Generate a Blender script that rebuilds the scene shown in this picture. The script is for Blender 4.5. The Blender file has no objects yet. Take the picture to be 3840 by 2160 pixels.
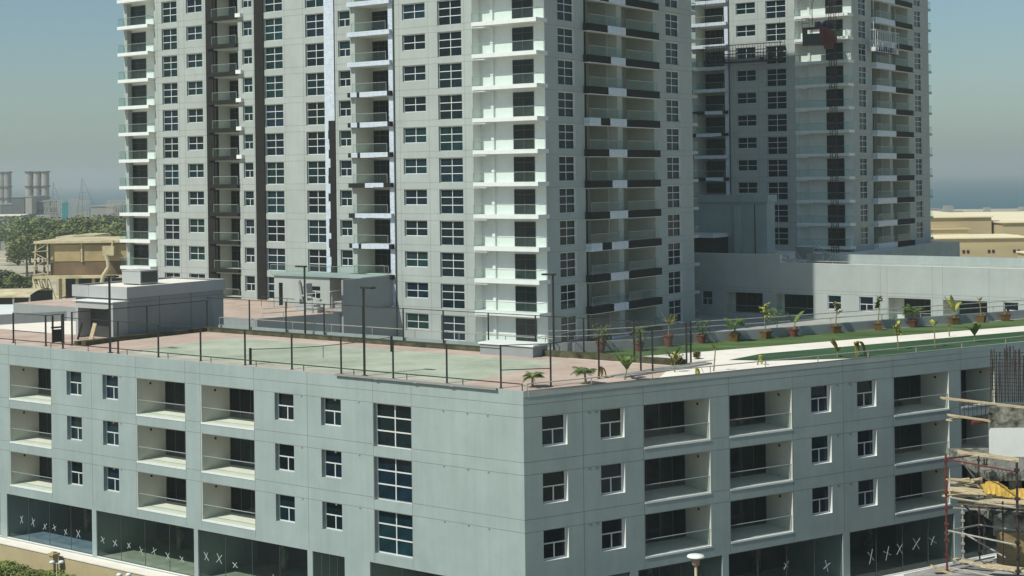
import bpy, math, random
from mathutils import Vector, Matrix
from mathutils.geometry import tessellate_polygon
D = bpy.data
SC = bpy.context.scene
COL = SC.collection
random.seed(7)
R = math.radians
# ------------------------------------------------------------------ camera
F = 5520.43; ROLL = -0.0128; CY = 664.06; H = 28.5        # focal length and principal row in photograph pixels, eye height in m
cd = D.cameras.new('camera'); cam = D.objects.new('camera', cd); COL.objects.link(cam)
cd.sensor_width = 36; cd.lens = 36 * F / 3840; cd.shift_y = -(1080 - CY) / 3840
cd.clip_start = 1; cd.clip_end = 30000
r_ = Vector((math.cos(ROLL), 0, math.sin(ROLL))); u_ = Vector((-math.sin(ROLL), 0, math.cos(ROLL))); b_ = Vector((0, -1, 0))
cam.matrix_world = Matrix(((r_.x, u_.x, b_.x, 0), (r_.y, u_.y, b_.y, 0), (r_.z, u_.z, b_.z, H), (0, 0, 0, 1)))
SC.camera = cam
# ------------------------------------------------------------------ light
SUN_AZ, SUN_EL = 219.0, 50.0
w = D.worlds.new("World"); SC.world = w; w.use_nodes = True
nt = w.node_tree; sky = nt.nodes.new('ShaderNodeTexSky'); sky.sky_type = 'NISHITA'; sky.sun_disc = False
sky.sun_elevation = R(SUN_EL); sky.sun_rotation = R(90 - SUN_AZ + 360)
sky.altitude = 0; sky.air_density = 1.0; sky.dust_density = 1.0; sky.ozone_density = 2.0
tn = nt.nodes.new('ShaderNodeMixRGB'); tn.blend_type = 'MULTIPLY'; tn.inputs[0].default_value = 1; tn.inputs[2].default_value = (0.89, 1.03, 1.01, 1)
nt.links.new(sky.outputs[0], tn.inputs[1]); nt.links.new(tn.outputs[0], nt.nodes['Background'].inputs[0]); nt.nodes['Background'].inputs[1].default_value = 0.086
sl = D.lights.new('sun', 'SUN'); sl.energy = 4.6; sl.angle = R(0.5); sl.color = (1.0, 0.985, 0.91)
so = D.objects.new('sun', sl); COL.objects.link(so)
sd = Vector((math.cos(R(SUN_EL)) * math.cos(R(SUN_AZ)), math.cos(R(SUN_EL)) * math.sin(R(SUN_AZ)), math.sin(R(SUN_EL))))
so.rotation_euler = sd.to_track_quat('Z', 'Y').to_euler(); so.location = (0, 0, 200)
HAZE = 0.00032
SC.view_settings.view_transform = 'Standard'; SC.view_settings.look = 'None'; SC.view_settings.exposure = 0.0; SC.view_settings.gamma = 1
# ------------------------------------------------------------------ materials
def mat(name, col, rough=0.8, noise=0.06, nscale=1.5, spec=0.3, bump=0.0, bscale=8.0, col2=None, stretch=None, metal=0.0, rand=0.0, mixsoft=None, streak=0.0):
    m = D.materials.new(name); m.use_nodes = True; n = m.node_tree.nodes; L = m.node_tree.links
    p = n['Principled BSDF']; p.inputs['Roughness'].default_value = rough; p.inputs['Specular IOR Level'].default_value = spec
    p.inputs['Metallic'].default_value = metal
    tc = n.new('ShaderNodeTexCoord'); src = tc.outputs['Object']
    if stretch:
        mp = n.new('ShaderNodeMapping'); mp.inputs['Scale'].default_value = stretch; L.new(src, mp.inputs[0]); src = mp.outputs[0]
    nz = n.new('ShaderNodeTexNoise'); nz.inputs['Scale'].default_value = nscale; nz.inputs['Detail'].default_value = 6
    nz.inputs['Roughness'].default_value = 0.65; L.new(src, nz.inputs[0])
    rp = n.new('ShaderNodeValToRGB'); L.new(nz.outputs[0], rp.inputs[0])
    a = [max(0, c * (1 - noise * 2)) for c in col]; b = [c * (1 + noise * 2) for c in (col2 or col)]
    s0, s1 = mixsoft or (0.3, 0.7)
    rp.color_ramp.elements[0].position = s0; rp.color_ramp.elements[1].position = s1
    rp.color_ramp.elements[0].color = (*a, 1); rp.color_ramp.elements[1].color = (*b, 1)
    out = rp.outputs[0]
    if streak:                                   # rain streaks and dust, drawn out vertically
        mp2 = n.new('ShaderNodeMapping'); mp2.inputs['Scale'].default_value = (1.1, 1.1, .09); L.new(tc.outputs['Object'], mp2.inputs[0])
        n2 = n.new('ShaderNodeTexNoise'); n2.inputs['Scale'].default_value = 1.7; n2.inputs['Detail'].default_value = 7; n2.inputs['Roughness'].default_value = .7; L.new(mp2.outputs[0], n2.inputs[0])
        r2 = n.new('ShaderNodeValToRGB'); r2.color_ramp.elements[0].position = .38; r2.color_ramp.elements[1].position = .62
        r2.color_ramp.elements[0].color = (1 - streak, 1 - streak, 1 - streak * 1.15, 1); r2.color_ramp.elements[1].color = (1, 1, 1, 1); L.new(n2.outputs[0], r2.inputs[0])
        mm_ = n.new('ShaderNodeMixRGB'); mm_.blend_type = 'MULTIPLY'; mm_.inputs[0].default_value = 1; L.new(out, mm_.inputs[1]); L.new(r2.outputs[0], mm_.inputs[2]); out = mm_.outputs[0]
    if rand:
        oi = n.new('ShaderNodeObjectInfo'); hs = n.new('ShaderNodeHueSaturation')
        ma = n.new('ShaderNodeMapRange'); ma.inputs[3].default_value = 1 - rand; ma.inputs[4].default_value = 1 + rand
        L.new(oi.outputs['Random'], ma.inputs[0]); L.new(ma.outputs[0], hs.inputs['Value'])
        mh = n.new('ShaderNodeMapRange'); mh.inputs[3].default_value = .5 - rand * .08; mh.inputs[4].default_value = .5 + rand * .08; wn = n.new('ShaderNodeTexWhiteNoise'); wn.noise_dimensions = '1D'; L.new(oi.outputs['Random'], wn.inputs['W']); L.new(wn.outputs['Value'], mh.inputs[0]); L.new(mh.outputs[0], hs.inputs['Hue']); L.new(out, hs.inputs['Color']); out = hs.outputs[0]
    L.new(out, p.inputs['Base Color'])
    if bump:
        nb = n.new('ShaderNodeTexNoise'); nb.inputs['Scale'].default_value = bscale; nb.inputs['Detail'].default_value = 5; L.new(src, nb.inputs[0])
        bp = n.new('ShaderNodeBump'); bp.inputs['Strength'].default_value = bump; bp.inputs['Distance'].default_value = 0.1
        L.new(nb.outputs[0], bp.inputs['Height']); L.new(bp.outputs[0], p.inputs['Normal'])
    return m
def glass_mat(name, tint, fac, rough=0.03, alpha=0.12, body=(0.3, 0.4, 0.38)):
    m = D.materials.new(name); m.use_nodes = True; n = m.node_tree.nodes; L = m.node_tree.links
    n.remove(n['Principled BSDF']); o = n['Material Output']
    t = n.new('ShaderNodeBsdfTransparent'); t.inputs[0].default_value = (*tint, 1)
    g = n.new('ShaderNodeBsdfGlossy'); g.inputs['Roughness'].default_value = rough
    d = n.new('ShaderNodeBsdfDiffuse'); d.inputs[0].default_value = (*body, 1)
    lw = n.new('ShaderNodeLayerWeight'); lw.inputs[0].default_value = 0.5
    pw = n.new('ShaderNodeMath'); pw.operation = 'POWER'; pw.inputs[1].default_value = 5; L.new(lw.outputs['Facing'], pw.inputs[0])
    ad = n.new('ShaderNodeMath'); ad.operation = 'MULTIPLY_ADD'; ad.inputs[1].default_value = 0.94; ad.inputs[2].default_value = 0.06; L.new(pw.outputs[0], ad.inputs[0])
    mm = n.new('ShaderNodeMath'); mm.operation = 'MULTIPLY'; mm.inputs[1].default_value = fac; L.new(ad.outputs[0], mm.inputs[0])
    m1 = n.new('ShaderNodeMixShader'); m1.inputs[0].default_value = alpha; L.new(t.outputs[0], m1.inputs[1]); L.new(d.outputs[0], m1.inputs[2])
    m2 = n.new('ShaderNodeMixShader'); L.new(mm.outputs[0], m2.inputs[0]); L.new(m1.outputs[0], m2.inputs[1]); L.new(g.outputs[0], m2.inputs[2])
    L.new(m2.outputs[0], o.inputs[0]); return m
def foil_mat():
    m = mat('protective_film', (0.5, 0.58, 0.68), 0.35, 0.05, 2, 0.5); n = m.node_tree.nodes; L = m.node_tree.links; p = n['Principled BSDF']
    br = n.new('ShaderNodeTexBrick'); br.inputs['Scale'].default_value = 0.9; br.inputs['Mortar Size'].default_value = 0.02
    br.inputs['Color1'].default_value = (0.50, 0.57, 0.64, 1); br.inputs['Color2'].default_value = (0.60, 0.67, 0.74, 1); br.inputs['Mortar'].default_value = (0.66, 0.70, 0.76, 1)
    br.offset = 0.37; br.squash = 0.8
    tc = n.new('ShaderNodeTexCoord'); mp = n.new('ShaderNodeMapping'); mp.inputs['Rotation'].default_value = (R(90), 0, 0); mp.inputs['Scale'].default_value = (1, 1, 1)
    nz = n.new('ShaderNodeTexNoise'); nz.inputs['Scale'].default_value = 3
    mx = n.new('ShaderNodeMixRGB'); mx.blend_type = 'MULTIPLY'; mx.inputs[0].default_value = 0.25
    L.new(tc.outputs['Object'], mp.inputs[0]); L.new(mp.outputs[0], br.inputs[0]); L.new(tc.outputs['Object'], nz.inputs[0])
    L.new(br.outputs[0], mx.inputs[1]); L.new(nz.outputs[0], mx.inputs[2]); L.new(mx.outputs[0], p.inputs['Base Color']); return m
M = {}
M['tower'] = mat('painted_render', (0.36, 0.395, 0.37), 0.85, 0.045, 0.25, 0.2, 0.15, 30, streak=.05)
M['podium'] = mat('grey_wall_panel', (0.30, 0.36, 0.347), 0.8, 0.05, 0.3, 0.2, 0.1, 30, streak=.075)
M['white'] = mat('white_paint', (0.68, 0.70, 0.665), 0.7, 0.03, 0.8, 0.25)
M['cream'] = mat('cream_render', (0.54, 0.55, 0.49), 0.85, 0.04, 0.6, 0.15)
M['joint'] = mat('joint_sealant', (0.17, 0.18, 0.16), 0.9, 0.05)
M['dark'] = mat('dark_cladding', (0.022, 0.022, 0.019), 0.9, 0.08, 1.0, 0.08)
M['frame'] = mat('white_aluminium', (0.60, 0.62, 0.60), 0.45, 0.02, 1, 0.5)
M['pane'] = mat('dark_window_glass', (0.004, 0.017, 0.021), 0.05, 0.3, 0.8, 0.2, rand=0.6)
M['doorglass'] = mat('sliding_door_glass', (0.012, 0.018, 0.018), 0.06, 0.3, 0.8, 0.18, rand=0.5)
M['dframe'] = mat('grey_door_frame', (0.06, 0.065, 0.06), 0.5, 0.05)
M['rail'] = mat('steel_rail', (0.33, 0.34, 0.33), 0.4, 0.03, metal=0.4)
M['glass'] = glass_mat('balustrade_glass', (0.86, 0.95, 0.92), 0.5, alpha=0.03, body=(0.3, 0.42, 0.38))
M['shopglass'] = glass_mat('shop_glass', (0.72, 0.79, 0.76), 1.0, alpha=0.02, body=(0.1, 0.2, 0.18))
M['net'] = glass_mat('fine_netting', (1, 1, 1), 0.0, alpha=0.10, body=(0.12, 0.13, 0.12))
M['foil'] = foil_mat()
M['roof'] = mat('roof_screed', (0.34, 0.34, 0.31), 0.9, 0.06, 0.3, 0.1)
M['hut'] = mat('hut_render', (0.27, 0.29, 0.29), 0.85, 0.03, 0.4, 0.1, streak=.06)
M['hutband'] = mat('hut_fascia_paint', (0.36, 0.375, 0.37), 0.85, 0.03, 0.4, 0.1)
M['pink'] = mat('worn_pink_court_paint', (0.42, 0.315, 0.255), 0.9, 0.05, 0.35, 0.1, col2=(0.50, 0.40, 0.33), stretch=(1, 1, 1))
M['green'] = mat('worn_green_court_paint', (0.32, 0.37, 0.27), 0.9, 0.07, 0.3, 0.1, col2=(0.40, 0.43, 0.34))
M['line'] = mat('faded_court_line', (0.45, 0.48, 0.41), 0.9, 0.1, 2, 0.1)
M['black'] = mat('black_metal_paint', (0.018, 0.019, 0.016), 0.55, 0.1, 2, 0.4)
M['curb'] = mat('mossy_dark_kerb', (0.045, 0.048, 0.030), 0.9, 0.25, 1.2, 0.1, col2=(0.085, 0.08, 0.045))
M['path'] = mat('cream_paving', (0.74, 0.69, 0.60), 0.9, 0.04, 0.6, 0.1)
M['lawn'] = mat('artificial_turf', (0.06, 0.10, 0.035), 0.95, 0.12, 0.6, 0.05, 0.3, 40, col2=(0.10, 0.15, 0.06), stretch=(0.3, 1, 1))
M['lawn2'] = mat('dark_turf', (0.045, 0.09, 0.045), 0.95, 0.15, 0.5, 0.05, 0.3, 40, stretch=(0.3, 1, 1))
M['terra'] = mat('terracotta', (0.16, 0.065, 0.045), 0.8, 0.12, 4, 0.2)
M['terra2'] = mat('brown_planter', (0.14, 0.085, 0.03), 0.8, 0.15, 4, 0.2)
M['stem'] = mat('plant_stem', (0.22, 0.20, 0.09), 0.85, 0.15, 6, 0.1)
M['leaf'] = mat('green_leaf', (0.05, 0.10, 0.02), 0.6, 0.3, 3, 0.3, col2=(0.10, 0.16, 0.03), rand=0.2)
M['leafy'] = mat('yellowing_leaf', (0.20, 0.23, 0.03), 0.6, 0.3, 3, 0.3, col2=(0.30, 0.30, 0.05))
M['dry'] = mat('dry_brown_leaf', (0.10, 0.075, 0.02), 0.7, 0.3, 3, 0.2, col2=(0.17, 0.14, 0.03))
M['bark'] = mat('bark', (0.12, 0.09, 0.06), 0.9, 0.2, 4, 0.1)
M['crown'] = mat('tree_foliage', (0.07, 0.10, 0.035), 0.8, 0.35, 0.25, 0.1, col2=(0.16, 0.19, 0.065), rand=0.25)
M['hedge'] = mat('hedge_foliage', (0.06, 0.11, 0.02), 0.7, 0.4, 1.2, 0.2, col2=(0.16, 0.19, 0.05))
M['sand'] = mat('dry_ground', (0.38, 0.34, 0.24), 0.95, 0.12, 0.02, 0.05, col2=(0.46, 0.43, 0.33), stretch=(1, 3, 1))
M['asphalt'] = mat('asphalt', (0.06, 0.06, 0.058), 0.9, 0.15, 0.6, 0.1)
M['ochre'] = mat('ochre_steel', (0.36, 0.27, 0.13), 0.8, 0.1, 0.12, 0.2, col2=(0.42, 0.33, 0.17))
M['ochred'] = mat('rusty_brown_steel', (0.13, 0.085, 0.05), 0.85, 0.15, 0.15, 0.15, col2=(0.18, 0.12, 0.07))
M['ochrel'] = mat('pale_ochre_steel', (0.48, 0.41, 0.25), 0.8, 0.12, 0.3, 0.2, col2=(0.55, 0.48, 0.30))
M['sandwall'] = mat('sand_coloured_wall', (0.47, 0.385, 0.22), 0.85, 0.07, 0.08, 0.1, stretch=(0.3, 0.3, 3))
M['sandroof'] = mat('cream_roof_sheet', (0.76, 0.68, 0.46), 0.8, 0.05, 0.05, 0.1)
M['indus'] = mat('industrial_concrete', (0.30, 0.30, 0.27), 0.9, 0.1, 0.03, 0.1)
M['indusd'] = mat('industrial_steel_grey', (0.10, 0.12, 0.12), 0.7, 0.15, 0.05, 0.2)
M['teal'] = mat('teal_sheet', (0.03, 0.20, 0.20), 0.7, 0.1, 0.1, 0.2)
M['wood'] = mat('scaffold_timber', (0.38, 0.29, 0.16), 0.85, 0.2, 3, 0.1, col2=(0.50, 0.42, 0.27), stretch=(0.3, 4, 4))
M['red'] = mat('red_painted_steel', (0.12, 0.03, 0.025), 0.6, 0.15, 3, 0.3)
M['rust'] = mat('rusty_tube', (0.045, 0.034, 0.030), 0.8, 0.3, 5, 0.2)
M['conc'] = mat('raw_concrete', (0.30, 0.29, 0.27), 0.95, 0.2, 0.8, 0.05, 0.4, 6)
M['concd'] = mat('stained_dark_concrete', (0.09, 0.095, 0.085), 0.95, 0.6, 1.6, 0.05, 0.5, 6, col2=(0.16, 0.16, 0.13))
M['tarp'] = mat('yellow_tarpaulin', (0.50, 0.32, 0.06), 0.6, 0.15, 2, 0.3)
M['ply'] = mat('plywood', (0.27, 0.20, 0.10), 0.85, 0.15, 1.5, 0.1, stretch=(0.4, 0.4, 5))
M['tube'] = mat('galvanised_tube', (0.42, 0.41, 0.36), 0.5, 0.1, 4, 0.4, metal=0.3)
M['shopfloor'] = mat('green_tinted_shop_floor', (0.37, 0.41, 0.32), 0.6, 0.12, 0.7, 0.3)
M['shopblue'] = mat('blue_dust_sheet', (0.20, 0.28, 0.36), 0.6, 0.15, 0.8, 0.3)
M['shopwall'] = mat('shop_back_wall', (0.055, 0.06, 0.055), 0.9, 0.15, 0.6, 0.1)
M['tape'] = mat('white_tape', (0.50, 0.53, 0.50), 0.7, 0.05)
M['yellowwall'] = mat('ochre_garden_wall', (0.42, 0.35, 0.20), 0.9, 0.05, 0.8, 0.1)
M['neck'] = mat('faded_brown_paint', (0.25, 0.16, 0.13), 0.7, 0.1)
M['navy'] = mat('navy_cloth', (0.012, 0.018, 0.05), 0.8, 0.2, 3, 0.2)
def watermat():
    m = mat('sea_water', (0.006, 0.07, 0.085), 0.35, 0.1, 0.004, 0.4, 0.3, 0.2); return m
M['water'] = watermat()
# ------------------------------------------------------------------ mesh helpers
class MB:
    def __init__(s): s.v = []; s.f = []; s.m = []
    def quad(s, a, b, c, d, m=0):
        n = len(s.v); s.v += [tuple(a), tuple(b), tuple(c), tuple(d)]; s.f.append((n, n + 1, n + 2, n + 3)); s.m.append(m)
    def box(s, x0, x1, y0, y1, z0, z1, m=0):
        n = len(s.v)
        s.v += [(x0, y0, z0), (x1, y0, z0), (x1, y1, z0), (x0, y1, z0), (x0, y0, z1), (x1, y0, z1), (x1, y1, z1), (x0, y1, z1)]
        for f in ((0, 3, 2, 1), (4, 5, 6, 7), (0, 1, 5, 4), (1, 2, 6, 5), (2, 3, 7, 6), (3, 0, 4, 7)): s.f.append(tuple(n + i for i in f)); s.m.append(m)
    def prism(s, pts, z0, z1, m=0, mt=None):
        n = len(s.v); k = len(pts)
        s.v += [(x, y, z0) for x, y in pts] + [(x, y, z1) for x, y in pts]
        s.f.append(tuple(n + i for i in reversed(range(k)))); s.m.append(m)
        s.f.append(tuple(n + k + i for i in range(k))); s.m.append(m if mt is None else mt)
        for i in range(k): j = (i + 1) % k; s.f.append((n + i, n + j, n + k + j, n + k + i)); s.m.append(m)
    def ngon(s, pts, z, m=0):
        n = len(s.v); s.v += [(p[0], p[1], z) for p in pts]
        for t in tessellate_polygon([[Vector((p[0], p[1], 0)) for p in pts]]): s.f.append(tuple(n + i for i in t)); s.m.append(m)
    def tube(s, p, q, r0, r1=None, k=6, m=0):
        r1 = r0 if r1 is None else r1; p = Vector(p); q = Vector(q); d = (q - p).normalized()
        a = d.orthogonal().normalized(); b = d.cross(a); n = len(s.v)
        for c, r in ((p, r0), (q, r1)):
            for i in range(k):
                t = 2 * math.pi * i / k; s.v.append(tuple(c + (a * math.cos(t) + b * math.sin(t)) * r))
        for i in range(k): j = (i + 1) % k; s.f.append((n + i, n + j, n + k + j, n + k + i)); s.m.append(m)
        s.f.append(tuple(n + i for i in reversed(range(k)))); s.m.append(m); s.f.append(tuple(n + k + i for i in range(k))); s.m.append(m)
    def path(s, pts, r, k=6, m=0):
        for a, b in zip(pts, pts[1:]): s.tube(a, b, r, r, k, m)
    def bar(s, p, q, w_, h, m=0):                       # rectangular bar between two points
        p = Vector(p); q = Vector(q); d = (q - p).normalized(); sd_ = d.cross(Vector((0, 0, 1)))
        if sd_.length < 1e-3: sd_ = Vector((1, 0, 0))
        sd_.normalize(); up = sd_.cross(d); n = len(s.v)
        for c in (p, q):
            for a, b in ((-1, -1), (1, -1), (1, 1), (-1, 1)): s.v.append(tuple(c + sd_ * a * w_ / 2 + up * b * h / 2))
        for f in ((0, 1, 2, 3), (7, 6, 5, 4), (0, 4, 5, 1), (1, 5, 6, 2), (2, 6, 7, 3), (3, 7, 4, 0)): s.f.append(tuple(n + i for i in f)); s.m.append(m)
    def lathe(s, prof, c=(0, 0, 0), k=16, m=0):
        n = len(s.v)
        for r, z in prof:
            for i in range(k): t = 2 * math.pi * i / k; s.v.append((c[0] + r * math.cos(t), c[1] + r * math.sin(t), c[2] + z))
        for a in range(len(prof) - 1):
            for i in range(k):
                j = (i + 1) % k; s.f.append((n + a * k + i, n + a * k + j, n + (a + 1) * k + j, n + (a + 1) * k + i)); s.m.append(m)
    def facade(s, x0, x1, z0, z1, holes, y=0.0, dep=0.3, m=0, mj=None):   # wall face with openings and their reveals
        xs = sorted({x0, x1} | {h[0] for h in holes} | {h[1] for h in holes}); zs = sorted({z0, z1} | {h[2] for h in holes} | {h[3] for h in holes})
        xs = [x for x in xs if x0 <= x <= x1]; zs = [z for z in zs if z0 <= z <= z1]
        for a, b in zip(xs, xs[1:]):
            run = None
            for c, d in zip(zs, zs[1:]):
                mx, mz = (a + b) / 2, (c + d) / 2
                hole = any(h[0] < mx < h[1] and h[2] < mz < h[3] for h in holes)
                if hole:
                    if run: s.quad((a, y, run[0]), (b, y, run[0]), (b, y, run[1]), (a, y, run[1]), m); run = None
                else: run = (run[0], d) if run else (c, d)
            if run: s.quad((a, y, run[0]), (b, y, run[0]), (b, y, run[1]), (a, y, run[1]), m)
        for h in holes:
            a, b, c, d = h[:4]; e = y + (h[4] if len(h) > 4 else dep)
            if e <= y: continue
            mr = h[5] if len(h) > 5 else m
            s.quad((a, y, c), (a, y, d), (a, e, d), (a, e, c), mr); s.quad((b, y, d), (b, y, c), (b, e, c), (b, e, d), mr)
            s.quad((a, y, c), (a, e, c), (b, e, c), (b, y, c), mr); s.quad((a, y, d), (b, y, d), (b, e, d), (a, e, d), mr)
    def mesh(s, name, mats, smooth=False):
        me = D.meshes.new(name); me.from_pydata(s.v, [], s.f)
        for x in (mats if isinstance(mats, (list, tuple)) else [mats]): me.materials.append(M[x])
        me.polygons.foreach_set('material_index', s.m)
        if smooth: me.polygons.foreach_set('use_smooth', [True] * len(s.f))
        me.update(); return me
def link(name, data, parent=None, loc=(0, 0, 0), rz=0.0):
    o = D.objects.new(name, data); COL.objects.link(o); o.location = loc; o.rotation_euler = (0, 0, rz)
    if parent: o.parent = parent
    return o
def tag(o, label, cat, group=None):
    o['label'] = label; o['category'] = cat
    if group: o['group'] = group
    return o
def kind(o, k='structure'): o['kind'] = k; return o
def copy_tree(o, parent=None):
    c = o.copy(); COL.objects.link(c); c.parent = parent
    for ch in list(o.children): copy_tree(ch, c)
    return c
# site frames: A runs along the sunny fronts, B along the shaded garden wing
AA = math.atan2(5437, -7600) - 0.0016; AB = math.atan2(5437, 8757) - 0.0217
dA = Vector((math.cos(AA), math.sin(AA))); dU = Vector((dA.y, -dA.x)); dB = Vector((math.cos(AB), math.sin(AB))); nB = Vector((-dB.y, dB.x))
RA = math.atan2(-dA.y, -dA.x)                # rotation of a frame whose x runs to the right along A
CP = Vector((.479, 84.319)); TP = Vector((3.409, 146.803)); T2P = Vector((48.352, 206.905))
def wA(t, u, org=CP): return org + dA * t + dU * u      # t to the left along A, u away from the viewer
def wB(u, v): return CP + dB * u + nB * v
def ray(x, y):
    a, b = x - 1920, y - CY; u = a * math.cos(ROLL) + b * math.sin(ROLL); v = -a * math.sin(ROLL) + b * math.cos(ROLL)
    return Vector((u / F, 1, -v / F))
def at(x, y, dep): r = ray(x, y) * dep; return Vector((r.x, r.y, r.z + H))
def gz(x, y, z=0.0): r = ray(x, y); k = (z - H) / r.z; return Vector((r.x * k, r.y * k, z))
# ------------------------------------------------------------------ window and balcony kit
_c = {}
def win_mesh(wd, ht, cols, rows, bar=0.075, split=None, fr='frame', gl='pane'):
    key = ('w', wd, ht, str(cols), str(rows), fr)
    if key in _c: return _c[key]
    f = MB(); b = bar
    f.box(0, wd, -.05, .03, 0, b); f.box(0, wd, -.05, .03, ht - b, ht); f.box(0, b, -.048, .03, b, ht - b); f.box(wd - b, wd, -.048, .03, b, ht - b)
    zs = [ht * r for r in rows]
    for z in zs: f.box(b, wd - b, -.045, .03, z - b / 2, z + b / 2)
    lv = [b] + zs + [ht - b]
    for i, (a, c) in enumerate(zip(lv, lv[1:])):
        for x in cols[i]: f.box(wd * x - b / 2, wd * x + b / 2, -.042, .03, a + (b / 2 if i else 0), c - (b / 2 if i < len(lv) - 2 else 0))
    p = MB(); p.box(.01, wd - .01, 0, .02, .01, ht - .01)
    _c[key] = (f.mesh('window_frame', fr), p.mesh('window_pane', gl)); return _c[key]
def window(name, parent, x, y, z, wd, ht, cols, rows, rz=0.0, ori=(0, 0), **k):
    fm, pm = win_mesh(wd, ht, cols, rows, **k)
    c, s = math.cos(rz), math.sin(rz)
    o = link(name, fm, parent, (ori[0] + c * x - s * y, ori[1] + s * x + c * y, z), rz); link('pane', pm, o); return o
def put(parent, name, me, x, y, z, rz=0.0, ori=(0, 0)):
    c, s = math.cos(rz), math.sin(rz); return link(name, me, parent, (ori[0] + c * x - s * y, ori[1] + s * x + c * y, z), rz)
def alcove(b, wd, ht, dep, wall=0, floor=1):        # recess open to the front (y=0), floor at z=0
    b.quad((0, 0, 0), (0, 0, ht), (0, dep, ht), (0, dep, 0), wall); b.quad((wd, 0, ht), (wd, 0, 0), (wd, dep, 0), (wd, dep, ht), wall)
    b.quad((0, dep, 0), (wd, dep, 0), (wd, dep, ht), (0, dep, ht), wall); b.quad((0, 0, 0), (0, dep, 0), (wd, dep, 0), (wd, 0, 0), floor)
    b.quad((0, 0, ht), (wd, 0, ht), (wd, dep, ht), (0, dep, ht), wall)
def door_mesh(wd, ht, panels=2, trans=None, fr='dframe'):
    key = ('d', wd, ht, panels, trans, fr)
    if key in _c: return _c[key]
    b = MB(); b.box(.02, wd - .02, -.03, -.01, .02, ht - .02, 1); t = .06
    b.box(0, wd, -.07, 0, 0, t); b.box(0, wd, -.07, 0, ht - t, ht); b.box(0, t, -.066, 0, t, ht - t); b.box(wd - t, wd, -.066, 0, t, ht - t)
    for i in range(1, panels): x = wd * i / panels; b.box(x - t / 2, x + t / 2, -.063, 0, t, ht - t)
    if trans: b.box(t, wd - t, -.06, 0, ht * trans - t / 2, ht * trans + t / 2)
    _c[key] = b.mesh('sliding_door', [fr, 'doorglass']); return _c[key]
def rail_meshes(pts, h=1.0, r=.03, posts=True):
    key = ('r', tuple(pts), h)
    if key in _c: return _c[key]
    g = MB(); a = MB()
    for p, q in zip(pts, pts[1:]):
        g.quad((p[0], p[1], .02), (q[0], q[1], .02), (q[0], q[1], h - .02), (p[0], p[1], h - .02))
        a.tube((p[0], p[1], h), (q[0], q[1], h), r)
    if posts:
        for p in (pts[0], pts[-1]): a.tube((p[0], p[1], 0), (p[0], p[1], h), r * .8)
    _c[key] = (g.mesh('glass_panel', 'glass'), a.mesh('handrail', 'rail')); return _c[key]
def balcony(parent, me, x, y, z, rz, ori, door=None, dpos=None, rails=None, name='balcony'):
    o = put(parent, name, me, x, y, z, rz, ori)
    if door: link('door', door, o, dpos)
    if rails: g, a = rails; link('glass_panel', g, o); link('handrail', a, o)
    return o
TALL = dict(cols=[[.5], [.5], [.5]], rows=[.36, .68])
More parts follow.
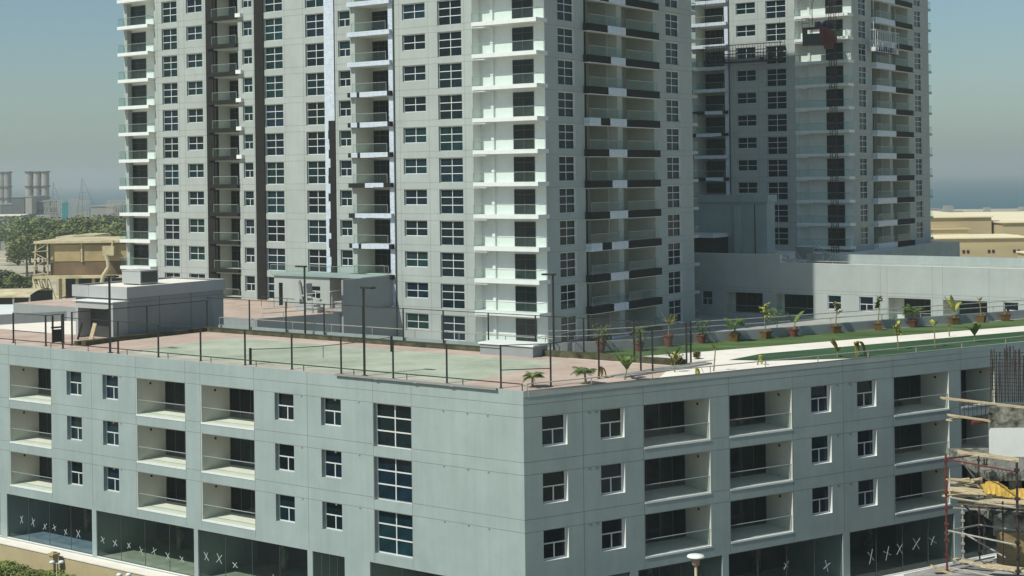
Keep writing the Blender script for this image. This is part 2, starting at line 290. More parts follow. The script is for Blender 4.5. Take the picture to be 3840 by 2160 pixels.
# ------------------------------------------------------------------ apartment towers
FZ = 11.5                                     # finished level of storey 0; storeys are 3.3 m apart
def tower(name, label, org, i0, i1, ztop, zbot, film_u, film_rows):
    root = tag(link(name, None, None, (org.x, org.y, 0), RA), label, 'apartment tower')
    R0 = 0.7; R1 = 1.3; UX = -.90; dy = .6; q90 = R(90)
    zs = [FZ + 3.3 * i for i in range(i0, i1 + 1)]
    wz0 = zs[0]; wz1 = zs[-1] + 3.3
    # --- front wall facing the sun
    b = MB(); H_ = []
    for z in zs:
        for x0, x1 in ((-56.6, -53.87), (-39.13, -36.19), (-32.63, -29.68), (-13.62, -10.46)): H_.append((x0, x1, z, z + 2.6, .3))
        H_.append((-52.22, -49.47, z + .9, z + 2.6, .3)); H_.append((-18.44, -15.3, z + .95, z + 2.62, .3))
        H_.append((-42.7, -41.1, z + .82, z + 2.6, .3)); H_.append((-27.68, -25.9, z + .82, z + 2.6, .3))
        H_.append((-47.5, -43.4, z, z + 2.75, 0)); H_.append((-25.2, -20.35, z, z + 2.85, 0))
    b.facade(-58.0, -9.05, wz0, ztop, H_)
    b.facade(-58.0, -9.05, zbot, wz0, [])
    b.facade(-63.6, -58.0, zbot, ztop, [], R0); b.box(-63.6, -63.0, 0, R0 + .01, wz0, ztop)
    b.quad((-58, R0, zbot), (-58, 0, zbot), (-58, 0, ztop), (-58, R0, ztop))
    b.quad((-9.05, 0, zbot), (-9.05, R1, zbot), (-9.05, R1, ztop), (-9.05, 0, ztop))
    b.facade(-9.05, UX, wz1, ztop, [], R1); b.facade(-9.05, UX, zbot, wz0, [], R1)
    for z in zs:
        for dz in (2.62, 3.32):
            b.box(-58, -48.75, -.003, .0, z + dz, z + dz + .03, 1); b.box(-43.3, -40.65, -.003, 0, z + dz, z + dz + .03, 1)
            b.box(-36.15, -32.7, -.003, 0, z + dz, z + dz + .03, 1); b.box(-28.2, -25.95, -.003, 0, z + dz, z + dz + .03, 1)
            b.box(-19.5, -9.1, -.003, 0, z + dz, z + dz + .03, 1)
    for x in (-57.4, -53.6, -52.6, -49.1, -42.9, -40.9, -35.9, -33.0, -27.9, -18.9, -14.9, -10.1):
        b.box(x, x + .03, -.0035, 0, wz0, min(wz1, ztop), 1)
    link('wall', b.mesh('wall', ['tower', 'joint']), root)
    # --- shaded wall facing the garden
    b = MB(); H_ = []
    for z in zs:
        H_.append((3.7, 6.82, z, z + 2.6, .3, 2)); H_.append((25.89, 29.1, z, z + 2.6, .3, 2))
        H_.append((8.6, 15.2, z, z + 2.85, 0)); H_.append((16.2, 23.05, z, z + 2.85, 0))
    b.facade(R1, 32, wz0, ztop, H_); b.facade(R1, 32, zbot, wz0, [])
    for z in zs:
        b.box(R1, 8.5, -.003, 0, z + 2.7, z + 2.73, 1); b.box(23.5, 32, -.003, 0, z + 2.7, z + 2.73, 1); b.box(23.5, 32, -.003, 0, z + 3.3, z + 3.33, 1)
    put(root, 'wall', b.mesh('wall', ['tower', 'joint', 'white']), 0, 0, 0, q90, (UX, 0))
    # --- rear and far end, roof slab
    b = MB(); b.quad((UX, 32, zbot), (-63.6, 32, zbot), (-63.6, 32, ztop), (UX, 32, ztop)); b.quad((-63.6, 32, zbot), (-63.6, R0, zbot), (-63.6, R0, ztop), (-63.6, 32, ztop))
    b.quad((-63.6, 0, ztop), (UX, 0, ztop), (UX, 32, ztop), (-63.6, 32, ztop))
    link('rear_wall', b.mesh('rear_wall', 'tower'), root)
    # --- dark vertical piers, foil strips, drain pipe
    for x0, x1 in ((-48.72, -47.52), (-40.62, -39.15)):
        b = MB(); b.box(x0, x1, -.12, 0, zbot, ztop); link('pier', b.mesh('pier', 'dark'), root)
    rnd = random.Random(3); zf = zs[0] + 3.3 * film_rows
    b = MB(); b.box(-29.66, -28.2, -.1, 0, zbot + 2, ztop)
    link('pier', b.mesh('pier', 'dark'), root)
    z = zs[0] + .4
    while z < ztop - 1:                         # torn protective film still hanging on the pier
        h = rnd.uniform(.5, 1.1); wd = 1.47 if z > zf else rnd.uniform(.35, .75)
        b = MB(); b.box(-29.67, -29.67 + wd, -.13 - rnd.random() * .02, -.101, z, z + h, 0); link('protective_film', b.mesh('protective_film', 'foil'), root)
        z += h
    b = MB(); b.box(-20.34, -19.72, -.1, 0, zs[0], ztop); link('protective_film', b.mesh('protective_film', 'foil'), root)
    b = MB(); b.tube((-19.6, -.06, zbot), (-19.6, -.06, ztop), .07); link('drain_pipe', b.mesh('drain_pipe', 'dframe'), root)
    # --- balcony prototypes (mesh data shared by all storeys)
    W = MB()                                     # projecting white balcony at the sunny corner
    W.box(-9.0, UX + .03, -.2, R1 + .5, -.42, 0, 0); W.box(-9.03, -7.4, -.1, R1 - .01, -.6, -.425, 0)
    W.quad((-9.05, R1, 0), (UX, R1, 0), (UX, R1, 3.3), (-9.05, R1, 3.3), 0); W.quad((-9.03, 0.01, 0), (-9.03, R1, 0), (-9.03, R1, 3.0), (-9.03, .01, 3.0), 0)
    W.box(-7.55, -7.2, R1 - .25, R1 - .005, 0, 2.88, 0)
    w_me = W.mesh('balcony', ['white'])
    w_rail = rail_meshes([(-9.0, -.15), (UX, -.15), (UX, R1 - .1)])
    Lb = MB(); Lb.box(-63.65, -58.02, -1.0, R0 - .01, -.4, 0, 0); Lb.box(-62.98, -58.01, R0 - .02, R0 - .004, 0, 2.9, 0)
    l_me = Lb.mesh('balcony', ['white']); l_rail = rail_meshes([(-63.6, -.05), (-63.6, -.95), (-58.05, -.95), (-58.05, -.05)])
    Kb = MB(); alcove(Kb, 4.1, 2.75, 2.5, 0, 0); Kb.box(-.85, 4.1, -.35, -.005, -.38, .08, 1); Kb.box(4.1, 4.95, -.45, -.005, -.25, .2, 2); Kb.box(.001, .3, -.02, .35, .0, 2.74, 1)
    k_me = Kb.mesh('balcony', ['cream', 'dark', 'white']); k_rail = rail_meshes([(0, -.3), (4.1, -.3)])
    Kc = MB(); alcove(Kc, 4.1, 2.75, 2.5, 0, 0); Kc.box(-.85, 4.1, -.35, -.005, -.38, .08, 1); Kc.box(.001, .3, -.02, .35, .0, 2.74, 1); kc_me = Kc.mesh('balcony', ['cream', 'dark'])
    f_mes = []
    for v in range(4):
        B_ = MB(); alcove(B_, 4.85, 2.85, 2.9, 0, 0); y0 = -.55
        if v == 0: B_.box(-.7, 5.4, y0, -.005, -.45, .05, 2)
        else:
            s = (0, .45, .9, 2.4)[v]; B_.box(-.7, -.7 + s, y0, -.005, -.45, .05, 1); x = -.7 + s
            while x < 5.4:
                wv = rnd.uniform(.4, 1.6); B_.box(x, min(5.4, x + wv), y0, -.005, -.45 + rnd.uniform(-.05, .05), .05, 1 if rnd.random() < .3 else 2); x += wv
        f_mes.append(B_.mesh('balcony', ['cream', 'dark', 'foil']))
    f_rail = rail_meshes([(0, -.5), (4.85, -.5)])
    u_mes = []
    for v in range(4):                            # shaded bays, first one with film on part of its fascia
        B_ = MB(); alcove(B_, 6.6, 2.85, 3.6, 0, 0); y0 = -.75; zb, zt = -.75, .02
        B_.box(-.15, 7.6, y0 + .03, -.004, zb - .06, zb, 3)
        cut = {0: [(-.15, 3.6, 1), (3.6, 7.6, 2)], 1: [(-.15, 2.0, 2), (2.0, 3.9, 1), (3.9, 7.6, 2)], 2: [(-.15, 7.6, 2)], 3: [(-.15, 4.2, 1), (4.2, 7.2, 2)]}[v]
        for x0, x1, mm in cut: B_.box(x0, x1, y0, -.004, zb, zt, mm)
        B_.box(.02, .35, -.02, .6, 0, 2.84, 1); B_.box(6.45, 6.6, 1.2, 1.5, 0, 2.84, 0)
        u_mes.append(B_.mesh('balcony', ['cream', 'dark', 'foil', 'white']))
    B_ = MB(); alcove(B_, 6.85, 2.85, 3.6, 0, 0); B_.box(-.3, 6.85, -.78, -.004, -.8, -.0, 1); B_.box(-.28, 6.83, -.74, -.004, -.87, -.805, 2)
    v_me = B_.mesh('balcony', ['cream', 'dark', 'white'])
    u_rail = rail_meshes([(0, -.7), (6.3, -.7), (6.3, -.05)]); v_rail = rail_meshes([(-.1, -.72), (6.4, -.72), (6.4, -.05)])
    e_ = MB(); e_.box(32.003, 33.3, 0.0, 2.8, -.35, 0, 0); e_me = e_.mesh('end_balcony', ['tower']); e_rail = rail_meshes([(32.05, .06), (33.25, .06), (33.25, 2.7)])
    sl_ = MB(); sl_.box(-.02, .02, 0, .02, 0, .02)
    dk = door_mesh(2.6, 2.55, 2, .78); dn3 = door_mesh(3.6, 2.55, 4, .78); dl = door_mesh(2.7, 2.6, 2, .78)
    for i, z in zip(range(i0, i1 + 1), zs):
        for x in (-56.6,): window('tall_window', root, x, .26, z, 2.73, 2.6, **TALL)
        for x in (-39.13, -32.63): window('tall_window', root, x, .26, z, 2.94, 2.6, **TALL)
        window('tall_window', root, -13.62, .26, z, 3.16, 2.6, **TALL)
        window('tall_window', root, 3.7, .26, z, 3.12, 2.6, rz=q90, ori=(UX, 0), **TALL); window('tall_window', root, 25.89, .26, z, 3.2, 2.6, rz=q90, ori=(UX, 0), **TALL)
        window('window', root, -52.22, .26, z + .9, 2.75, 1.7, [[.5], [.5]], [.48]); window('window', root, -18.44, .26, z + .95, 3.14, 1.67, [[.5], [.5]], [.48])
        window('small_window', root, -42.7, .26, z + .82, 1.6, 1.78, [[.5], []], [.48]); window('small_window', root, -27.68, .26, z + .82, 1.78, 1.78, [[.5], []], [.48])
        balcony(root, w_me, 0, 0, z, 0, (0, 0), dk, (-4.85, R1, 0), w_rail)
        balcony(root, l_me, 0, 0, z, 0, (0, 0), dl, (-62.98, R0 - .02, 0), l_rail)
        balcony(root, k_me if i >= 6 and i % 5 else kc_me, -47.5, 0, z, 0, (0, 0), dn3, (.1, 2.48, 0), k_rail)
        fv = 0 if i >= i1 - 3 else (1, 2, 3)[i % 3] if i < i1 - 5 else 1
        balcony(root, f_mes[fv], -25.2, 0, z, 0, (0, 0), dn3, (.1, 2.88, 0), f_rail)
        balcony(root, u_mes[2 if film_u else (0, 3, 0, 1)[i % 4]], 8.6, 0, z, q90, (UX, 0), dk, (.4, 3.58, 0), u_rail)
        balcony(root, v_me, 16.2, 0, z, q90, (UX, 0), dk, (.4, 3.58, 0), v_rail)
        e = put(root, 'end_balcony', e_me, 0, 0, z, q90, (UX, 0)); link('glass_panel', e_rail[0], e); link('handrail', e_rail[1], e)
    return root
TOWER1_TOP, TOWER2_TOP = 99.0, 66.0
tower('apartment_tower', 'tall grey and white apartment tower nearest the camera, rising behind the tennis court', TP, 0, 12, TOWER1_TOP, 8, False, 7)
tower('apartment_tower', 'second apartment tower farther right, half in shadow, with the red hoist on its front', T2P, 2, 14, TOWER2_TOP, 8, True, 10)
# ------------------------------------------------------------------ podium block in front
pod = tag(link('podium_building', None, None, (CP.x, CP.y, 0), RA), 'low grey four storey block in the foreground with recessed balconies and shops below', 'apartment block')
RB = AB - RA; ZP = 16.2; ZR = 15.9
def pB(u, v): return (math.cos(RB) * u - math.sin(RB) * v, math.sin(RB) * u + math.cos(RB) * v)
WT = [4.76 + 3.3 * i for i in (1, 2, 3)]
HA, HB = [], []
balA = [(-61.5, -56.4), (-54.2, -49.1 - .0), (-48.07, -43.0), (-33.46, -28.4), (-26.84, -21.75)]; balA = [balA[0], balA[2], balA[3], balA[4]]
winA = [-55.2, -52.2, -41.18, -37.11, -19.86, -15.76]; balB = [(8.45, 13.5), (15.0, 20.13), (29.1, 34.35), (35.5, 38.9)]; winB = [1.25, 5.3, 21.74, 25.76]
for z in WT:
    for a, c in balA: HA.append((a, c, z - 2.54, z, 0))
    for x in winA: HA.append((x, x + 1.7, z - 1.77, z, .38))
    HA.append((-11.37, -8.35, z - 2.68, z, .38))
    for a, c in balB: HB.append((a, c, z - 2.54, z, 0))
    for x in winB: HB.append((x, x + 1.72, z - 1.77, z, .38, 2))
SA = [(-60, -49.4), (-48.55, -38.47), (-37.98, -27.7), (-27.3, -17.1), (-16.65, -13.9), (-11.8, -1.6)]
SB = [(1.6, 7.3), (7.9, 14.3), (14.8, 24.35), (24.95, 34.68), (35.35, 44.5)]
for a, c in SA: HA.append((a, c, 1.42, 4.78, 0))
for a, c in SB: HB.append((a, c, 1.42, 4.8, 0))
b = MB(); b.facade(-70, 0, -.5, ZP, HA)
zj = [z + d for z in WT for d in (0.01, .75)]
ops = sorted(balA + [(-11.37, -8.35)])
for z in zj: b.box(-70, 0, -.003, 0, z, z + .028, 1)
for x in (-56.4, -53.4, -48.1, -43.0, -38.35, -33.5, -28.4, -26.9, -21.75, -16.95, -11.4, -8.33):
    segs = [(4.9, ZP)]
    b.box(x - .014, x + .014, -.004, 0, 4.9, ZP, 1)
rd = random.Random(5)
for z in zj[::2]:
    for x in (-17.5, -14.6, -12.6, -5.9, -4.1, -2.6, -36.0, -35.2): b.box(x, x + .12, -.012, 0, z - .12, z - .02, 1)
link('wall', b.mesh('wall', ['podium', 'joint']), pod)
b = MB(); b.facade(0, 60, -.5, ZP, HB)
for z in zj: b.box(0, 60, -.003, 0, z, z + .028, 1)
for x in (4.05, 8.4, 14.95, 20.15, 24.5, 29.0, 35.45): b.box(x - .014, x + .014, -.004, 0, 4.9, ZP, 1)
for z in zj[::2]:
    for x in (4.4, 23.9, 25.0, 4.9): b.box(x, x + .2, -.012, 0, z - .1, z - .03, 1)
put(pod, 'wall', b.mesh('wall', ['podium', 'joint', 'white']), 0, 0, 0, RB)
# roof deck polygon, rear walls
gw = [(-10.7, 17.9), (-9.1, 19.3), (-8.0, 20.7), (-6.4, 23.2), (-4.7, 28.6), (-.9, 35.2), (3.7, 44.9), (7.5, 51.9), (11.1, 58.9), (15.5, 67)]   # garden wall line in block frame (x right, y away)
poly = [(0, .25), pB(60, .25), gw[-1]] + gw[::-1][1:] + [(-14.4, 18.3), (-70, 18.3), (-70, .25)]
b = MB(); n = len(poly); b.ngon(poly, ZR)
for i in range(2, n - 1):
    p, q = poly[i], poly[(i + 1) % n]; b.quad((p[0], p[1], ZR), (q[0], q[1], ZR), (q[0], q[1], -.5), (p[0], p[1], -.5), 1)
link('roof_deck', b.mesh('roof_deck', ['roof', 'podium']), pod)
b = MB(); b.box(-70, -.1, .01, .28, ZP - .35, ZP + .012)
cs = [(.02, .02), pB(60, .01), pB(60, .3), (.16, .3), (-.1, .28), (-.1, .015)]; b.prism(cs, ZP - .35, ZP + .02)
link('parapet_cap', b.mesh('parapet_cap', 'tower'), pod)
# windows and balconies
def palc(wd, flip):
    key = ('pa', wd, flip)
    if key in _c: return _c[key]
    b = MB(); alcove(b, wd, 2.54, 2.7, 0, 1); b.box(0, wd, -.03, .12, -.1, .012, 2)
    if flip: b.box(wd - .02, wd - .001, 0, .4, 0, 2.54, 2)
    xx = .002 if not flip else wd - .03; b.box(xx, xx + .028, 1.2, 1.36, 1.95, 2.1, 3); b.box(0 if not flip else wd - .05, .05 if not flip else wd, .0, .5, 0, 2.54, 0)
    _c[key] = b.mesh('balcony', ['cream', 'path', 'white', 'dark']); return _c[key]
def pod_set(zt, rz, bals, wins, flip):
    for a, c in bals:
        wd = round(c - a, 2); dw = round(wd * .8, 2)
        o = put(pod, 'balcony', palc(wd, flip), a, 0, zt - 2.54, rz)
        link('door', door_mesh(dw, 2.4, 4), o, (.02 if not flip else wd - dw - .02, 2.69, .0))
        g, r = rail_meshes([(0.02, .1), (wd - .02, .1)], 1.0, .035, False); link('glass_panel', g, o); link('handrail', r, o)
        
    for x in wins:
        window('small_window', pod, x, .34, zt - 1.77, 1.7 if not flip else 1.72, 1.77, [[.52], []], [.52], rz=rz, bar=.07)
for z in WT:
    pod_set(z, 0, balA, winA, False); pod_set(z, RB, balB, winB, True)
    window('tall_window', pod, -11.37, .34, z - 2.68, 3.02, 2.68, [[.5], [.5], [.5]], [.36, .68])
# shops
SD = 5.6
def shop(x0, x1, rz, marks, floor='shopfloor'):
    wd = x1 - x0; ht = 3.36; o = MB()
    o.quad((0, .25, 0), (wd, .25, 0), (wd, SD, 0), (0, SD, 0), 0); o.quad((0, SD, 0), (wd, SD, 0), (wd, SD, ht), (0, SD, ht), 1)
    o.quad((0, .0, 0), (0, .0, ht), (0, SD, ht), (0, SD, 0), 4); o.quad((wd, 0, 0), (wd, SD, 0), (wd, SD, ht), (wd, 0, ht), 4)
    o.quad((0, 0, ht), (wd, 0, ht), (wd, SD, ht), (0, SD, ht), 1); o.box(0, wd, 0, .25, 0.0, .05, 2)
    for t in (.33, .66): o.box(wd * t - .2, wd * t + .2, SD - .9, SD - .5, 0, ht, 3)
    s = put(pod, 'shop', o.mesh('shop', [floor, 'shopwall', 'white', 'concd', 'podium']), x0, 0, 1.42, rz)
    g = MB(); g.quad((.02, .13, .05), (wd - .02, .13, .05), (wd - .02, .13, ht - .02), (.02, .13, ht - .02)); link('shop_window', g.mesh('shop_window', 'shopglass'), s)
    f = MB(); f.box(.02, wd - .02, .09, .119, .05, .1); f.box(.02, wd - .02, .09, .119, ht - .06, ht - .01)
    for t in (0, .25, .5, .75, 1): x = .02 + t * (wd - .06); f.box(x, x + .04, .095, .118, .05, ht - .02)
    link('window_frame', f.mesh('window_frame', 'dframe'), s)
    if marks:
        rr = random.Random(int(x0 * 10) + 99)
        for mx, mz, sz in marks:
            t_ = MB(); a = rr.uniform(-.4, .4); mx += rr.uniform(-.15, .15); mz += rr.uniform(-.1, .1)
            for sg in (1, -1):
                dx, dz = sz * math.cos(R(50) + a * sg) * rr.uniform(.6, 1.1), sz * math.sin(R(50) + a * sg) * rr.uniform(.6, 1.15)
                t_.bar((mx - dx * sg, .11 - .004 * sg, mz - dz), (mx + dx * sg, .11 - .004 * sg, mz + dz), .014, .032)
            link('tape_cross', t_.mesh('tape_cross', 'tape'), s)
row = lambda a, b_, n_, z0, z1, s=.3: [(a + (b_ - a) * i / (n_ - 1), z0 + (z1 - z0) * i / (n_ - 1), s) for i in range(n_)]
shop(*SA[0], 0, None); shop(*SA[1], 0, row(1.6, 8.4, 6, 1.55, 1.3, .33), 'shopblue'); shop(*SA[2], 0, row(.5, 8.9, 7, 1.2, 1.15)); shop(*SA[3], 0, [(.7, 1.7, .4), (1.9, 1.65, .42), (3.4, 1.5, .36), (7.2, 1.1, .3)])
shop(*SA[4], 0, None); shop(*SA[5], 0, None)
shop(*SB[0], RB, None); shop(*SB[1], RB, None); shop(*SB[2], RB, [(4.9, 1.9, .28), (8.3, 1.35, .36)]); shop(*SB[3], RB, row(1.9, 9.0, 6, 1.55, 1.75, .5)); shop(*SB[4], RB, None)
b = MB(); b.box(-70, 0, -1.0, -.02, -.4, 1.25, 1); b.box(-70, 0, -1.06, -.0, 1.25, 1.33); link('plinth_ledge', b.mesh('plinth_ledge', ['path', 'yellowwall']), pod)
b = MB(); b.box(0, 60, -1.0, -.02, -.4, 1.25); b.box(0, 60, -1.06, .0, 1.25, 1.40); put(pod, 'plinth_ledge', b.mesh('plinth_ledge', 'white'), 0, 0, 0, RB)
# ------------------------------------------------------------------ ground, sea, lower deck
def struct(name, b, mats, k='structure'): o = link(name, b.mesh(name, mats)); o['kind'] = k; return o
b = MB(); b.quad((-9000, -300, -.6), (9000, -300, -.6), (9000, 1130, -.6), (-9000, 1130, -.6)); struct('ground', b, 'sand')
b = MB(); b.quad((-9000, 1080, -1.5), (9000, 1080, -1.5), (9000, 16000, -1.5), (-9000, 16000, -1.5)); struct('sea', b, 'water')
def slab(name, pts, z0, z1, mats, mt=None, knd='structure'):
    b = MB(); b.prism([(p.x, p.y) for p in pts], z0, z1, 0, mt); return struct(name, b, mats, knd)
slab('courtyard_deck', [wA(12, 19), wA(70, 19), wA(70, 95), wA(-75, 95), wA(-22, 75), wA(-1, 37)], 4, 11.1, ['podium', 'roof'], 1)
b = MB(); p = [wA(75, -1.0), wA(-.2, -1.0), wB(65, -1.0), wB(65, -60), wA(75, -60)]; b.prism([(q.x, q.y) for q in p], -.55, -.1); struct('pavement', b, 'asphalt')
# deck with the annex beside the tower
slab('pool_deck', [wA(19.6, .05, TP), wA(20.6, -8, TP), wA(23.5, -17, TP), wA(63, -17, TP), wA(63, .05, TP)], 8, 14.7, ['hut', 'pink'], 1)
# ------------------------------------------------------------------ tennis court and roof garden
def sheet(name, pts, z, m):
    b = MB(); b.ngon(pts, z); return struct(name, b, m)
sheet('tennis_court_surround', [wA(66, .4), wA(.4, .4), wB(9.5, .4), wA(-.6, 16.2), wA(9.9, 16.2), wA(44, 16.2), wA(44, 9), wA(66, 9)][::-1], ZR + .007, 'pink')
sheet('rear_paving', [wA(66, 9.01), wA(52, 9.01), wA(52, 18.2), wA(66, 18.2)], ZR + .004, 'path')
sheet('tennis_court_playing_surface', [wA(38.4, 2.6), wA(6.6, 2.6), wA(6.6, 14.0), wA(38.4, 14.0)][::-1], ZR + .011, 'green')
b = MB()
def ln(t0, u0, t1, u1, w_=.07):
    p, q = wA(t0, u0), wA(t1, u1); b.bar((p.x, p.y, ZR + .015), (q.x, q.y, ZR + .015), w_, .004)
for u in (3.4, 4.6, 12.0, 13.2): ln(34.6, u, 10.8, u)
for t in (34.6, 10.8): ln(t, 3.4, t, 13.2)
for t in (29.1, 16.3): ln(t, 4.6, t, 12.0)
ln(29.1, 8.3, 16.3, 8.3)
struct('court_lines', b, 'line')
def lane(name, pts, z, m): return sheet(name, [wB(u, v) for u, v in pts], z, m)
lane('paved_path', [(9.5, .4), (60, .4), (62, 12.6), (53.1, 13.4), (24.3, 15.8), (15, 16.2), (12.5, 17.2)], ZR + .003, 'path')
lane('rear_lawn', [(16.6, 11.4), (22, 11.0), (37.7, 10.3), (50.9, 9.5), (66, 8.8), (67, 12.6), (57.5, 13.1), (24.3, 15.8), (12.9, 17.6), (13.2, 14)], ZR + .012, 'lawn')
lane('front_lawn', [(20.0, 6.2), (22, 4.2), (29, 1.2), (66, .6), (66, 5.8), (47.8, 6.7), (35, 7.2), (24, 7.6)], ZR + .012, 'lawn2')
# kerbs
b = MB()
for p, q in ((wA(44.3, 16.5), wA(14.5, 16.5)), (wA(45.0, 9.3), wA(44.4, 4.1)), ):
    b.bar((p.x, p.y, ZR + .18), (q.x, q.y, ZR + .18), .45, .36)
o = struct('court_rear_kerb', b, 'curb')
b = MB(); p, q = wA(45.1, 3.9), wA(44.1, 16.3); b.bar((p.x, p.y, ZR + .17), (q.x, q.y, ZR + .17), .4, .34); struct('court_side_kerb', b, 'curb')
b = MB(); p, q = wA(10.2, 16.6), wA(-1.2, 16.7); b.bar((p.x, p.y, ZR + .2), (q.x, q.y, ZR + .2), .5, .4); struct('court_end_kerb', b, 'curb')
# stacked slab block at the court corner
def box_thing(name, label, cat, t0, t1, u0, u1, z0, z1, m, group=None, org=CP):
    b = MB(); b.box(-t1, -t0, u0, u1, z0, z1); o = link(name, b.mesh(name, m), None, (org.x, org.y, 0), RA); return tag(o, label, cat, group)
b = MB(); b.box(-14.5, -9.9, 15.2, 17.0, ZR, ZR + .75, 0); b.box(-14.6, -9.8, 15.1, 17.1, ZR + .75, ZR + .87, 1)
tag(link('plant_box', b.mesh('plant_box', ['hut', 'white']), None, (CP.x, CP.y, 0), RA), 'low white capped masonry box at the rear corner of the tennis court', 'masonry box')
# low parapet walls with rails
def railing(b, pts, z0, hts, step, r=.035, pr=.03):
    for h in hts: b.path([(x, y, z0 + h) for x, y in pts], r)
    for p, q in zip(pts, pts[1:]):
        d = math.dist(p, q); k = max(1, round(d / step))
        for i in range(k + 1): x = p[0] + (q[0] - p[0]) * i / k; y = p[1] + (q[1] - p[1]) * i / k; b.tube((x, y, z0 - .3), (x, y, z0 + hts[0]), pr)
def wall_line(name, label, pts, z0, z1, th, m, rails, cat='low wall', step=2.4):
    root = tag(link(name, None, None, (pts[0].x, pts[0].y, z0)), label, cat); b = MB(); o = Vector((pts[0].x, pts[0].y))
    lp = [(p.x - o.x, p.y - o.y) for p in pts]
    for p, q in zip(lp, lp[1:]): b.bar((p[0], p[1], (z1 - z0) / 2), (q[0], q[1], (z1 - z0) / 2), th, z1 - z0)
    link('masonry', b.mesh('masonry', m), root)
    if rails:
        b = MB(); railing(b, lp, z1 - z0, rails, step); link('handrail', b.mesh('handrail', 'tube'), root)
    return root
wall_line('parapet_wall', 'long pale parapet wall with a pipe handrail behind the tennis court', [wA(44.2, 18.0), wA(10.0, 18.0)], ZR, ZR + .42, .3, 'podium', [.62], step=4.2)
fr = lambda x, y: CP + Vector((-dA.x * x + dU.x * y, -dA.y * x + dU.y * y))
wall_line('garden_wall', 'curved grey planter wall with twin handrails along the back of the roof lawn', [fr(*p) for p in gw], ZR, ZR + .72, .25, 'hut', [.45, .85], 'garden wall', 4.5)
wall_line('parapet_wall', 'dark parapet wall behind the pink paving at the far left', [wA(66, 9.6), wA(62.7, 16.6), wA(52.5, 18.3)], ZR, ZR + .9, .25, 'hut', None)
def rail_thing(name, label, pts, z, hts, step, m='tube', cat='handrail', group=None, r=.035):
    b = MB(); o = pts[0]; lp = [(p.x - o.x, p.y - o.y) for p in pts]; railing(b, lp, 0, hts, step, r)
    return tag(link(name, b.mesh(name, m), None, (o.x, o.y, z)), label, cat, group)
rail_thing('parapet_rail', 'thin low rail along the roof edge in front of the tennis court', [wA(69, .18), wA(.2, .2)], ZP + .05, [.34], 4.3, 'rust')
rail_thing('parapet_rail', 'thin low rail along the roof edge in front of the lawns', [wB(.4, .2), wB(58, .2)], ZP + .05, [.34], 4.3, 'tube')
b = MB(); b.box(0, 12.6, -.16, .02, 0, .05); b.box(0, 12.6, -.16, -.13, -.07, 0)
for x in (3.3, 6.4, 9.2): b.box(x, x + .25, -.18, -.1, -.1, -.04)
tag(link('metal_edge_strip', b.mesh('metal_edge_strip', 'rail'), None, (*wA(14.4, -.02), ZP + .04), RA), 'long bluish metal strip lying along the roof edge above the corner', 'metal strip')
# ------------------------------------------------------------------ court fence, net, floodlights
def fence(name, label, pts, h, mesh_=True, mid=None):
    root = tag(link(name, None, None, (pts[0].x, pts[0].y, ZR)), label, 'court fence', 'court fences'); o = pts[0]
    lp = [(p.x - o.x, p.y - o.y) for p in pts]
    me = MB(); me.box(-.055, .055, -.055, .055, 0, h); me.box(-.12, .12, -.12, .12, 0, .03); pm = me.mesh('post', 'black')
    for x, y in lp: link('post', pm, root, (x, y, 0))
    b = MB()
    for p, q in zip(lp, lp[1:]): b.tube((*p, h - .03), (*q, h - .03), .028)
    link('top_rail', b.mesh('top_rail', 'black'), root)
    if mid:
        b = MB()
        for i, j in mid: b.tube((*lp[i], h * .42), (*lp[j], h * .42), .03)
        link('mid_rail', b.mesh('mid_rail', 'black'), root)
    if mesh_:
        b = MB()
        for p, q in zip(lp, lp[1:]): b.quad((*p, .05), (*q, .05), (*q, h - .05), (*p, h - .05))
        link('netting', b.mesh('netting', 'net'), root)
    return root
fence('court_fence', 'black post fence along the roof edge side of the tennis court', [wA(t, 2.1) for t in (44.3, 37.9, 33.5, 29.1, 24.7, 20.3, 15.9, 11.5, 7.2, 3.1)], 2.4, mesh_=False)
fence('court_fence', 'black fence turning round the near corner end of the tennis court', [wA(3.1, 2.1 + .001), wA(1, 4.3), wA(.3, 8.6), wA(-.4, 12.5)], 2.6, mesh_=False, mid=[(0, 1)])
fence('court_fence', 'tall fence with faint netting between the court and the lawn', [wA(-1.15, 12.7), wA(-.9, 18.2)], 2.8)
fence('court_fence', 'black fence behind the tennis court in front of the towers', [wA(t, 17.7) for t in (46.2, 40.3, 36.1, 31.9, 27.8, 23.7, 19.8, 15.6, 11.4, 7.3, 3.2, -.85)], 2.7, mesh_=True)
fence('court_fence', 'black fence running from the hut to the roof edge at the court end', [wA(45.4, 3.8), wA(44.7, 10.6), wA(44.2, 16.6)], 2.6)
fence('court_fence', 'short stretch of black fence on the pink paving at the far left', [wA(51.1, 2.6), wA(46.9, 2.5), wA(46.7, 4.0)], 2.4, mesh_=False, mid=[(0, 1)])
pm = MB(); pm.box(-.07, .07, -.07, .07, 0, 5.6); pm.box(-.2, .2, -.2, .2, 0, .04); pme = pm.mesh('pole', 'black')
hm = MB(); hm.box(-.85, .12, -.2, .2, 0, .12); hm.box(-.05, .05, -.05, .05, -.12, 0); hme = hm.mesh('lamp_head', 'black')
for (t, u, rz), lab in zip(((38.8, 2.1, 180), (33.4, 17.1, 0), (13.9, 2.1, 180), (9.7, 17.5, 0)), ('black floodlight pole in front of the grey hut', 'black floodlight pole at the back of the court left of the white sculpture', 'black floodlight pole on the roof edge side of the court, right of the net', 'black floodlight pole against the white balconies of the nearest tower')):
    p = wA(t, u); r = tag(link('floodlight_pole', None, None, (p.x, p.y, ZR)), lab, 'floodlight', 'court floodlights'); link('pole', pme, r); link('lamp_head', hme, r, (0, 0, 5.6), RA + R(rz))
